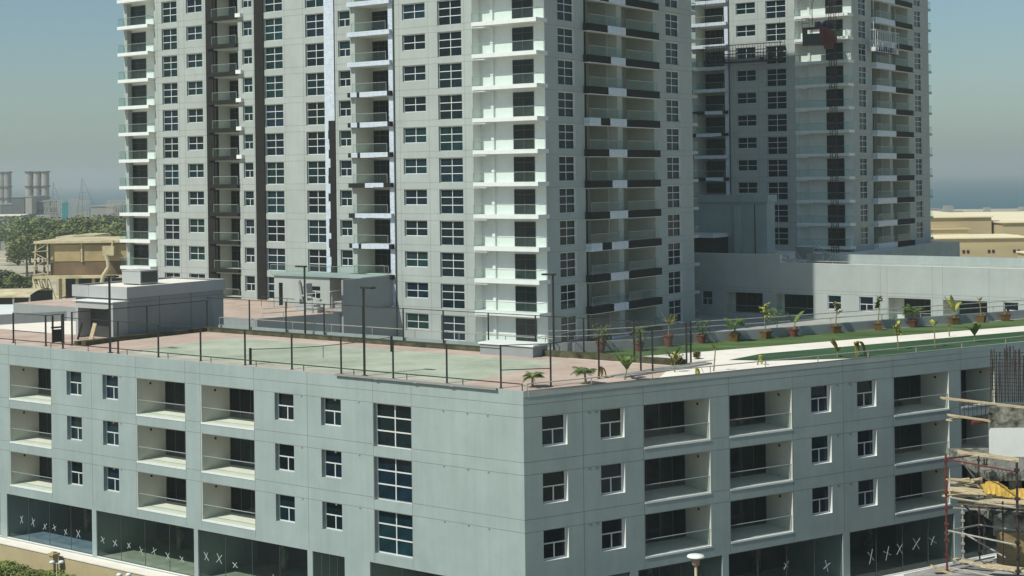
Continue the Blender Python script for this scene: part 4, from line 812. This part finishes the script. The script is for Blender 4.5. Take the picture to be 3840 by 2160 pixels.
for a in ((3552, 1722, DS, 3815, 1770, DS - 4, 'red'), (3552, 1719, DS, 3640, 1709, DS + 4, 'red'), (3556, 1990, DS, 3822, 2046, DS - 4, 'tube'), (3558, 1990, DS, 3675, 1968, DS + 4, 'tube'), (3675, 1968, DS + 4, 3822, 1990, DS, 'tube'), (3558, 2128, DS, 3740, 2165, DS - 3, 'tube'), (3690, 2105, DS + 4, 3822, 2135, DS - 4, 'tube'), (3558, 2125, DS, 3730, 2088, DS + 4, 'tube'), (3560, 1865, DS, 3822, 1906, DS - 4, 'tube'), (3700, 1720, DS + 6, 3700, 1850, DS + 6, 'rust'), (3610, 1735, DS + 3, 3700, 1850, DS + 5, 'tube'), (3600, 1880, DS + 3, 3690, 1965, DS + 5, 'rust'), (3615, 2000, DS + 4, 3770, 2090, DS, 'tube'), (3640, 1900, DS + 6, 3860, 1915, DS + 2, 'rust'), (3760, 1880, DS - 1, 3762, 2150, DS - 1, 'rust'), (3575, 1905, DS + 5, 3860, 1925, DS + 5, 'tube')):
    tb(*a[:6], .05, a[6], 'ledger')
def plank(q0, q1, dp0, dp1, w_, h, m='wood', nm='timber_deck', parent=scf):
    b = MB(); b.bar(at(*q0, dp0), at(*q1, dp1), w_, h); return link(nm, b.mesh(nm, m), parent)
for a in (((3590, 1885), (3860, 1905), DS + 1, DS - 1, .6, .08), ((3560, 1808), (3670, 1822), DS + 1, DS + 1, .5, .07), ((3690, 2120), (3860, 2140), DS - 2, DS - 4, .7, .1), ((3580, 2095), (3720, 2128), DS + 1, DS - 1, .3, .08), ((3530, 1492), (3860, 1530), DS, DS, .5, .09), ((3556, 1556), (3710, 1578), DS, DS, .5, .08), ((3560, 1576), (3612, 1562), DS, DS + 2, .4, .07), ((3590, 1692), (3820, 1725), DS + 1, DS, .7, .1), ((3560, 1830), (3860, 1868), DS, DS - 2, .9, .12), ((3545, 1795), (3640, 1803), DS, DS, .3, .08), ((3558, 1862), (3700, 1850), DS, DS + 4, .8, .1), ((3600, 1870), (3860, 1885), DS + 2, DS, .8, .1), ((3495, 2125), (3570, 2150), DS, DS, .6, .12), ((3560, 1845), (3650, 1832), DS, DS + 1, .4, .1)): plank(a[0], a[1], a[2], a[3], a[4], a[5])
b = MB()
for i in range(7): p = at(3600 + i * 16, 1565, DS + 1.5); b.tube((p.x, p.y, p.z - .05), (p.x, p.y, p.z + 1.0), .02, k=4)
p, q = at(3598, 1517, DS + 1.5), at(3712, 1525, DS + 1.5); b.tube(p, q, .025); link('guard_rail', b.mesh('guard_rail', 'rust'), scf)
def cloth(nm, label, x0, y0, x1, y1, dp, m, cat, seed, hh=.5):
    b = MB(); rr = random.Random(seed); NX, NY = 22, 6; P0, P1 = at(x0, y0, dp), at(x1, y1, dp); g = []
    for i in range(NX + 1):
        for j in range(NY + 1):
            t = i / NX; s = j / NY; c = P0.lerp(P1, t); e = math.sin(math.pi * s) * hh * (.4 + .6 * abs(math.sin(t * 5.3))) * (1 - .4 * t)
            g.append((c.x + rr.uniform(-.06, .06), c.y + (s - .5) * 1.4, c.z + e + rr.uniform(-.05, .05)))
    b.v = g
    for i in range(NX):
        for j in range(NY): a = i * (NY + 1) + j; b.f.append((a, a + NY + 1, a + NY + 2, a + 1)); b.m.append(0)
    tag(link(nm, b.mesh(nm, m)), label, cat)
cloth('tarpaulin', 'crumpled yellow tarpaulin lying on the scaffold deck', 3680, 1840, 3870, 1868, DS - 1.6, 'tarp', 'tarpaulin', 3, .75)
b = MB(); rr = random.Random(12)
for i in range(16): p = at(3592 + rr.uniform(0, 70), 1804 + rr.uniform(-6, 6), DS + .8); a = rr.uniform(-.5, .5); b.bar(p, (p.x + .5 * math.cos(a), p.y + .5 * math.sin(a), p.z + .06), .12, .08)
tag(link('offcut_pile', b.mesh('offcut_pile', 'wood')), 'heap of pale timber offcuts on the scaffold deck left of the tarpaulin', 'timber offcuts')
b = MB(); b.tube(at(3645, 1584, DS - .3), at(3698, 1581, DS), .11, k=10); tag(link('red_tube', b.mesh('red_tube', 'red')), 'short red tube lying under the upper timber deck', 'tube')
b = MB(); b.bar(at(3480, 2150, DS + 2), at(3860, 2185, DS - 4), 4.0, .5); tag(link('rubble_strip', b.mesh('rubble_strip', 'conc')), 'strip of raw rubble and boards at the foot of the scaffold', 'rubble')
# ------------------------------------------------------------------ hoist and cradles on the second tower
def tl(t, u, z): p = wA(t, u, T2P); return Vector((p.x, p.y, z))
ho = tag(link('construction_hoist', None, None, (*wA(2.3, -2.2, T2P), 17.3), RA), 'red hoist cabin on a lattice mast in front of the white balconies', 'construction hoist')
b = MB(); mx = .38; z = 0
for sx in (-mx, mx):
    for sy in (-mx, mx): b.tube((sx, sy, 0), (sx, sy, 36), .05, k=4)
while z < 35.5:
    for a, c in (((-mx, -mx), (mx, -mx)), ((mx, -mx), (mx, mx)), ((mx, mx), (-mx, mx)), ((-mx, mx), (-mx, -mx))): b.tube((*a, z), (*c, z + .75), .022, k=3); b.tube((*a, z), (*c, z), .022, k=3)
    z += .75
link('mast', b.mesh('mast', 'rust'), ho)
b = MB()
for k in range(8): b.tube((0, .3, 2 + k * 4.2), (.8, 1.9, 2 + k * 4.2), .05, k=4)
link('tie_arm', b.mesh('tie_arm', 'rust'), ho)
cb = MB(); cz = 29.2
xl = -4.1; cb.box(xl, -.9, -1.0, .6, 0, .1, 1); cb.box(xl, -.9, -1.0, .6, 2.45, 2.57, 0); cb.box(xl, -1.5, -1.0, -.95, .1, 1.65, 1); cb.box(xl, xl + .07, -.95, .6, .1, 2.45, 1); cb.box(-1.5, -.9, -1.02, .62, 0, 2.6, 0); cb.box(xl, -1.5, .55, .6, .1, 1.3, 1)
cb.box(xl, xl + .15, -1.0, -.9, 1.65, 2.45, 0); cb.box(-2.7, -2.6, -1.0, -.9, 1.65, 2.45, 0); cb.box(xl, -1.5, -1.0, -.94, 2.2, 2.45, 0)
link('cabin', cb.mesh('cabin', ['red', 'dframe']), ho, (0, 0, cz))
b = MB(); b.box(-.9, .3, -.9, -.4, -.6, 2.0); b.box(.0, .9, -1.0, -.5, .2, 1.2); link('drive_unit', b.mesh('drive_unit', 'red'), ho, (0, 0, cz))
b = MB(); b.tube((-2.9, -.3, 2.9), (-2.9, -.3, 5.9), .06); b.tube((-2.9, -.3, 5.9), (-1.8, -.3, 8.6), .05)
for x in (-4.3, -3.2): b.tube((x, -.6, 2.5), (x, -.6, 3.9), .04)
b.tube((-4.3, -.6, 3.9), (-3.2, -.6, 3.9), .04); b.tube((-4.3, -.6, 3.2), (-3.2, -.6, 3.2), .04); link('jib', b.mesh('jib', 'rust'), ho, (0, 0, cz))
b = MB(); rr = random.Random(6)
for i in range(9): x = rr.uniform(-2.6, -.6); b.box(x, x + rr.uniform(.3, .7), -.6, .2, 2.55, 2.55 + rr.uniform(.3, .9))
link('bagged_load', b.mesh('bagged_load', 'navy'), ho, (0, 0, cz))
def cradle(label, loc, rz, L, H_, m, seed):
    r = tag(link('suspended_cradle', None, None, loc, rz), label, 'suspended cradle'); b = MB(); n = int(L / .9)
    for y in (0, .8):
        for z in (0, H_ * .5, H_): b.tube((0, y, z), (L, y, z), .045, k=4)
        for i in range(n + 1): x = L * i / n; b.tube((x, y, 0), (x, y, H_), .035, k=4)
        for i in range(n): b.tube((L * i / n, y, 0), (L * (i + 1) / n, y, H_ * .5), .02, k=3)
    for x in (0, L): b.tube((x, 0, H_), (x, .8, H_), .04, k=4)
    link('cage', b.mesh('cage', m), r); b = MB(); b.box(0, L, 0, .8, -.08, 0); link('deck', b.mesh('deck', 'dframe'), r)
    b = MB()
    for x in (.3, L - .3): b.box(x - .25, x + .25, .1, .7, 0, .6); b.tube((x, .4, .6), (x, .4, H_ + 1.5), .05); b.tube((x, .4, H_ + 1.5), (x, .4, 22), .02, k=3)
    link('winch', b.mesh('winch', m), r); b = MB(); rr = random.Random(seed)
    for i in range(7): x = rr.uniform(.6, L - 1.2); b.box(x, x + rr.uniform(.2, .6), .1, .6, 0, rr.uniform(.4, 1.1))
    b.box(.6, L - .6, .3, .5, .05, .15)
    link('load', b.mesh('load', 'navy' if m == 'frame' else 'rust'), r)
cradle('white framed work cradle hanging on the shaded side of the second tower', tl(-1.0, 5.3, 45.9), RA + R(90), 9.0, 3.1, 'frame', 3)
cradle('brown loaded work cradle hanging across the windows of the second tower', tl(23.2, -1.4, 44.9), RA, 12.6, 2.6, 'rust', 4)
# ------------------------------------------------------------------ background, left: ochre plant, trees, sheds, power station
def bg(name, label, cat, parts, loc=(0, 0, 0), group=None, rz=0):
    r = tag(link(name, None, None, loc, rz), label, cat, group)
    for nm, fn, m in parts: b = MB(); fn(b); link(nm, b.mesh(nm, m), r)
    return r
def rib(b, x0, x1, y, z0, z1, n, w_=.25):
    for i in range(n + 1): x = x0 + (x1 - x0) * i / n; b.box(x - w_ / 2, x + w_ / 2, y - .3, y, z0, z1)
def truss(b, P, nx, nz, r=.12, seed=1):
    rr = random.Random(seed); (x0, x1, y, z0, z1) = P
    for i in range(nx + 1): x = x0 + (x1 - x0) * i / nx; b.tube((x, y, z0), (x + rr.uniform(-.2, .2), y, z1 + rr.uniform(-.8, .8)), r, k=4); b.tube((x, y + 3, z0), (x, y + 3, z1 + rr.uniform(-.8, .8)), r, k=4)
    for j in range(nz + 1): z = z0 + (z1 - z0) * j / nz; b.tube((x0, y, z), (x1, y, z), r, k=4); b.tube((x0, y + 3, z), (x1, y + 3, z), r, k=4)
    for i in range(nx):
        for j in range(nz):
            if rr.random() < .6: b.tube((x0 + (x1 - x0) * i / nx, y, z0 + (z1 - z0) * j / nz), (x0 + (x1 - x0) * (i + 1) / nx, y, z0 + (z1 - z0) * (j + 1) / nz), r * .7, k=4)
def f_body(b): b.box(-103.7, -70, 330, 352, 7.8, 15.0)
def f_panel(b):
    for a, c in ((-102.6, -96.9), (-96.1, -86)): b.box(a, c, 329.5, 329.99, 10.9, 14.6)
def f_low(b): b.box(-103.5, -70, 329.6, 329.99, 7.9, 10.75)
def f_ledge(b): b.box(-107, -70, 327.5, 330, 7.2, 7.8); b.box(-107, -70, 328.5, 353, 15.0, 15.5); b.box(-96.7, -96.3, 329.2, 329.5, 10.8, 15)
def f_legs(b):
    rib(b, -105.5, -72, 331, -.5, 7.2, 9, .7)
    for i in range(4): b.bar((-107 + i * 1.1, 328, 7.2), (-104.2 + i * 1.3, 326, -.5), .35, .35)
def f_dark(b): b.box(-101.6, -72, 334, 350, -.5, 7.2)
def f_stair(b):
    for i in range(9):
        z = -.5 + i * 1.7; b.bar((-107.2 + (i % 2) * 3, 329, z), (-104.2 - (i % 2) * 3, 329, z + 1.7), .5, .12); b.tube((-107.5, 328.8, z), (-103.9, 328.8, z + .3), .1, k=4)
    b.bar((-107.5, 329, -.5), (-106.6, 329, 15.2), .3, .3); b.bar((-104, 329, -.5), (-104, 329, 15.2), .3, .3)
bg('ochre_plant', 'ochre steel plant building on legs behind the grey roof hut', 'industrial building', (('body', f_body, 'ochre'), ('wall_panel', f_panel, 'ochre'), ('lower_band', f_low, 'ochred'), ('ledge', f_ledge, 'ochrel'), ('leg', f_legs, 'ochrel'), ('undercroft', f_dark, 'dark'), ('stair', f_stair, 'ochrel')))
def p_box(b): b.box(-91.3, -88.8, 327.3, 329.4, 12.2, 14.3); b.bar((-89.5, 328.5, 14.2), (-89.2, 328.5, 15.6), .3, .3)
def p_pipe(b): b.path([(-90.4, 326.8, 12.3), (-89.9, 326.8, 10.9), (-89.8, 326.8, 9.6), (-91.0, 326.8, 7.8), (-91.4, 326.8, 6.0), (-91.2, 326.8, 3.2)], .45, 10)
bg('ochre_duct', 'ochre box with a crooked pale pipe on the plant wall', 'duct', (('box', p_box, 'ochrel'), ('pipe', p_pipe, 'ochrel')))
bg('tank', 'low ribbed pale tank behind the ochre plant roof', 'tank', (('shell', lambda b: (b.box(-115.5, -105, 372, 385, 0, 14.9), b.box(-111, -105.5, 371.5, 386, 14.9, 15.2)), 'ochrel'),))
_tp = {}
def tree_proto(sd_, hh, wd, m='crown'):
    rr = random.Random(sd_); b = MB(); lobes = [(rr.uniform(-.55, .55) * wd, rr.uniform(-.5, .5) * wd, hh * rr.uniform(.42, .85), rr.uniform(.3, .5) * wd * .8) for _ in range(9)]
    for i in range(2300):
        l = rr.choice(lobes); d = Vector((rr.gauss(0, 1), rr.gauss(0, 1), rr.gauss(0, 1))).normalized() * l[3] * rr.uniform(.55, 1.12); d.z *= .75
        p = Vector((l[0], l[1], l[2])) + d; s = rr.uniform(.22, .5); az = rr.uniform(0, 6.3); e = Vector((math.cos(az), math.sin(az), rr.uniform(-.6, .6))) * s; f_ = Vector((-math.sin(az), math.cos(az), rr.uniform(-.8, .8))) * s * .8
        b.quad(p - e, p + f_, p + e, p - f_)
    t = MB(); t.tube((0, 0, -.5), (.2, .1, hh * .4), .35, .22, 7)
    for l in lobes[:6]: t.tube((.2, .1, hh * .38), (l[0] * .8, l[1] * .8, l[2]), .16, .05, 5)
    return b.mesh('crown', m), t.mesh('trunk', 'bark')
protos = [tree_proto(i, (10, 12, 9)[i], (9.5, 10.5, 9)[i]) for i in range(3)]
rr = random.Random(21); kinds = ('broad dusty green', 'tall olive green', 'rounded dark green'); ordn = 'first second third fourth fifth sixth seventh eighth ninth tenth eleventh twelfth'.split()
for row_, (dp0, a, c, nm) in enumerate(((470, 95, 480, 'front'), (535, 70, 490, 'middle'), (600, 90, 500, 'rear'))):
    for i in range(12):
        dp = dp0 + rr.uniform(-14, 14); sx = a + (c - a) * i / 11 + rr.uniform(-6, 6); k = (i * 2 + row_) % 3
        r = tag(link('tree', None, None, ((sx - 1920) / 5520 * dp, dp, 0), rr.uniform(0, 6.3)), '%s tree, %s from the left in the %s row of the far grove' % (kinds[k], ordn[i], nm), 'tree', 'trees of the far grove'); s_ = rr.uniform(1.1, 1.4); r.scale = (s_, s_, s_ * rr.uniform(.95, 1.1))
        link('crown', protos[k][0], r); link('trunk', protos[k][1], r)
nearp = tree_proto(8, 7, 6.5)
for i, (sx, dp, lab) in enumerate(((20, 385, 'dark green tree at the left edge above the sheds'), (70, 372, 'second dark green tree from the left edge, above the sheds'), (-40, 365, 'dark green tree cut off by the left edge'), (95, 395, 'small tree between the sheds and the ochre plant'))):
    r = tag(link('tree', None, None, ((sx - 1920) / 5520 * dp, dp, 0), i), lab, 'tree', 'trees above the sheds'); s = .95 - .12 * i; r.scale = (s, s, s)
    link('crown', nearp[0], r); link('trunk', nearp[1], r)
def shed(label, x0, x1, y0, y1, z, h, m, wm, seed=0):
    def roof(b):
        n = 10
        for i in range(n):
            a, c = i / n, (i + 1) / n; f_ = lambda t: z + h * math.sin(math.pi * t)
            b.quad((x0, y0 + (y1 - y0) * a, f_(a)), (x1, y0 + (y1 - y0) * a, f_(a)), (x1, y0 + (y1 - y0) * c, f_(c)), (x0, y0 + (y1 - y0) * c, f_(c)))
        b.box(x0 - .2, x1 + .2, y0 - .3, y0, z - .3, z + .05)
    bg('shed', label, 'shed', (('roof', roof, m), ('wall', lambda b: b.box(x0 + .3, x1 - .3, y0 + .3, y1 - .3, -.5, z - .05), wm), ('post', lambda b: rib(b, x0, x1, y0 + .2, -.5, z - .3, 5, .3), 'indus')))
shed('shed with a pale curved roof at the left edge', -104, -79, 225, 262, 6.6, 1.6, 'white', 'dark')
shed('long low shed with a white roof left of the grey hut', -84, -62, 216, 240, 5.4, .5, 'white', 'indus')
shed('small shed with a greenish roof below the dark trees', -112, -96, 292, 308, 6.2, .8, 'ochrel', 'dark')
shed('flat cream roofed store between the sheds and the plant', -100, -68, 262, 300, 4.0, .4, 'path', 'indus')
shed('flat white store building half hidden by the left trees', -226, -213, 640, 660, 14.6, .3, 'path', 'indus')
def silo(label, x, y, r0, z1, m='indus'):
    def body(b): b.lathe([(r0, -1), (r0, z1), (0, z1 + .6)], (x, y, 0), 18)
    def ring(z): return lambda b: b.lathe([(r0, z), (r0 + .8, z), (r0 + .8, z - .8), (r0, z - .8)], (x, y, 0), 18)
    bg('storage_stack', label, 'chimney stack', (('shell', body, m), ('ring', ring(z1), 'indusd'), ('ring', ring(z1 * .72), 'indusd'), ('ring', ring(z1 * .5), 'indusd')), group='power station stacks')
for i, (sx, lab) in enumerate(((8, 'leftmost hazy power station stack, cut by the picture edge'), (28, 'second hazy power station stack from the left'), (110, 'left stack of the hazy group of three'), (140, 'middle stack of the hazy group of three'), (170, 'right stack of the hazy group of three'))): silo(lab, (sx - 1920) / 5520 * 1050, 1050, 2.75, 37.0)
def blk(label, x0, x1, y, d, z, m, rows=0):
    def wins(b):
        for i in range(rows): x = x0 + (x1 - x0) * (i + .5) / rows; b.box(x - .8, x + .8, y - .15, y, z * .55, z * .55 + 2.2)
    parts = [('wall', lambda b: b.box(x0, x1, y, y + d, -1, z), m), ('roof', lambda b: b.box(x0 - .4, x1 + .4, y - .4, y + d + .4, z, z + .5), 'indus')]
    if rows: parts.append(('window', wins, 'dark'))
    bg('industrial_block', label, 'industrial building', parts)
X = lambda sx, dp: (sx - 1920) / 5520 * dp
for sx0, sx1, dp, z, m, n, lab in ((0, 45, 1020, 14, 'indusd', 0, 'dark hazy plant block below the leftmost stacks'), (44, 90, 1000, 19, 'indusd', 0, 'grey hazy boiler block between the two stack groups'), (94, 118, 980, 19.5, 'indus', 0, 'narrow pale ribbed tower below the group of three stacks'), (120, 165, 990, 16, 'indusd', 3, 'dark blue grey block below the group of three stacks'), (70, 155, 900, 8, 'white', 6, 'long low white hall in front of the power station'), (340, 420, 820, 15, 'indus', 4, 'pale block with few windows beside the white balconies'), (250, 350, 700, 9.0, 'indus', 3, 'grey wall with small windows just above the trees'), (220, 262, 760, 7.5, 'indus', 2, 'low grey shed above the trees')):
    blk(lab, X(sx0, dp), X(sx1, dp), dp, 30, z, m, n)
bg('teal_hoarding', 'upright teal panel among the industrial steelwork', 'panel', (('panel', lambda b: b.box(X(232, 860), X(254, 860), 860, 861, 0, 17), 'teal'),))
for sx0, sx1, dp, z, nx, nz, sd_, lab in ((165, 230, 880, 18, 9, 5, 1, 'tangled steel frame right of the power station stacks'), (255, 330, 840, 19, 10, 5, 2, 'wide steel frame right of the teal panel'), (290, 345, 800, 12, 8, 4, 3, 'green grey lattice frame below the derrick'), (400, 470, 760, 19, 9, 6, 4, 'tall pale lattice frame just left of the nearest tower'), (395, 440, 640, 12, 6, 4, 5, 'leaning lattice frame above the right end of the grove')):
    bg('steel_frame', lab, 'steel frame', (('lattice', lambda b: truss(b, (X(sx0, dp), X(sx1, dp), dp, 0, z), nx, nz, .16, sd_), 'tube'), ('deck', lambda b: b.box(X(sx0, dp), X(sx1, dp), dp + .5, dp + 2.5, z * .4, z * .43), 'indusd')))
for sx, dp, z, w_, lab in ((308, 830, 31, 12, 'tall pointed derrick mast above the far industrial steelwork'), (200, 900, 29, 8, 'smaller hazy crane mast right of the stacks')):
    def mast(b, sx=sx, dp=dp, z=z, w_=w_):
        x = X(sx, dp)
        for a in (-w_ * .35, 0, w_): b.tube((x + a, dp, 3), (x, dp, z), .2, .08, 4)
        for k in range(7): t = k / 7; b.tube((x - w_ * .35 * (1 - t), dp, 3 + (z - 3) * t), (x + w_ * (1 - t), dp, 3 + (z - 3) * t), .09, k=4)
    bg('derrick', lab, 'derrick', (('mast', mast, 'indusd'),))
# background, right: sand coloured sheds towards the shore
def big(label, x0, x1, y0, y1, z, wins=0, roof='sandroof', step=0.0):
    def ww(b):
        for i in range(wins):
            for dx in (-.35, .9): x = x0 + (x1 - x0) * (i + .62) / (wins + .2) + dx; b.box(x, x + .7, y0 - .12, y0, z - 4.2, z - 3.3)
    parts = [('wall', lambda b: b.box(x0, x1, y0, y1, -.6, z), 'sandwall'), ('roof', lambda b: (b.box(x0 - .5, x1 + .5, y0 - .6, y1, z, z + .35), b.box(x0, x1, y0 + 8, y0 + 9, z + .35, z + .55)), roof)]
    if wins: parts.append(('window', ww, 'dark'))
    bg('sand_coloured_hall', label, 'industrial hall', parts)
def arch(b):
    N = 14
    for i in range(N):
        x0, x1 = 96 + 54 * i / N, 96 + 54 * (i + 1) / N; h = lambda x: 2.9 * math.cos((x - 104) / 50 * 1.5) if x > 104 else 2.9
        b.quad((x0, 455, 14.3), (x1, 455, 14.3), (x1, 610, 14.3 + max(0, h(x1))), (x0, 610, 14.3 + max(0, h(x0))))
big('long hall with a broad cream roof just right of the second tower', 104, 148, 455, 610, 14.2)
b = MB(); arch(b); b.v += []; hr = link('roof_mound', b.mesh('roof_mound', 'sandroof')); tag(hr, 'cream curved roof sheet rising toward the sea on the long hall', 'roof')
big('second sand coloured hall at the right edge', 149, 205, 448, 560, 12.6)
big('lower hall with four pairs of small dark windows', 118, 148.6, 424, 446, 9.1, 4)
big('small step roofed annex between the lower hall and the tower', 112, 138, 446.2, 453, 10.9, 0, 'sandwall')
big('low cream roofed building at the far right edge below the halls', 144, 195, 400, 420, 5.2)
big('low flat store in front of the hall with small windows', 112, 141, 408, 416, 2.6)
rr = random.Random(31)
def town(b):
    for i in range(120):
        x = rr.uniform(150, 760); y = rr.uniform(900, 1060); b.box(x, x + rr.uniform(3, 12), y, y + 6, -.6, rr.uniform(1.5, 5))
b = MB(); town(b); o = struct('shore_settlement', b, 'indus', 'stuff')

# ------------------------------------------------------------------ haze
b = MB(); b.box(-9500, 9500, -400, 16500, -2.5, 103); hz = link('haze', b.mesh('haze', [])); hz['kind'] = 'stuff'
hm_ = D.materials.new('haze_air'); hm_.use_nodes = True; n_ = hm_.node_tree.nodes; n_.remove(n_['Principled BSDF'])
pv = n_.new('ShaderNodeVolumePrincipled'); pv.inputs['Density'].default_value = HAZE; pv.inputs['Color'].default_value = (0.90, 0.985, 0.93, 1); pv.inputs['Anisotropy'].default_value = 0.2
hm_.node_tree.links.new(pv.outputs[0], n_['Material Output'].inputs['Volume']); hz.data.materials.append(hm_)
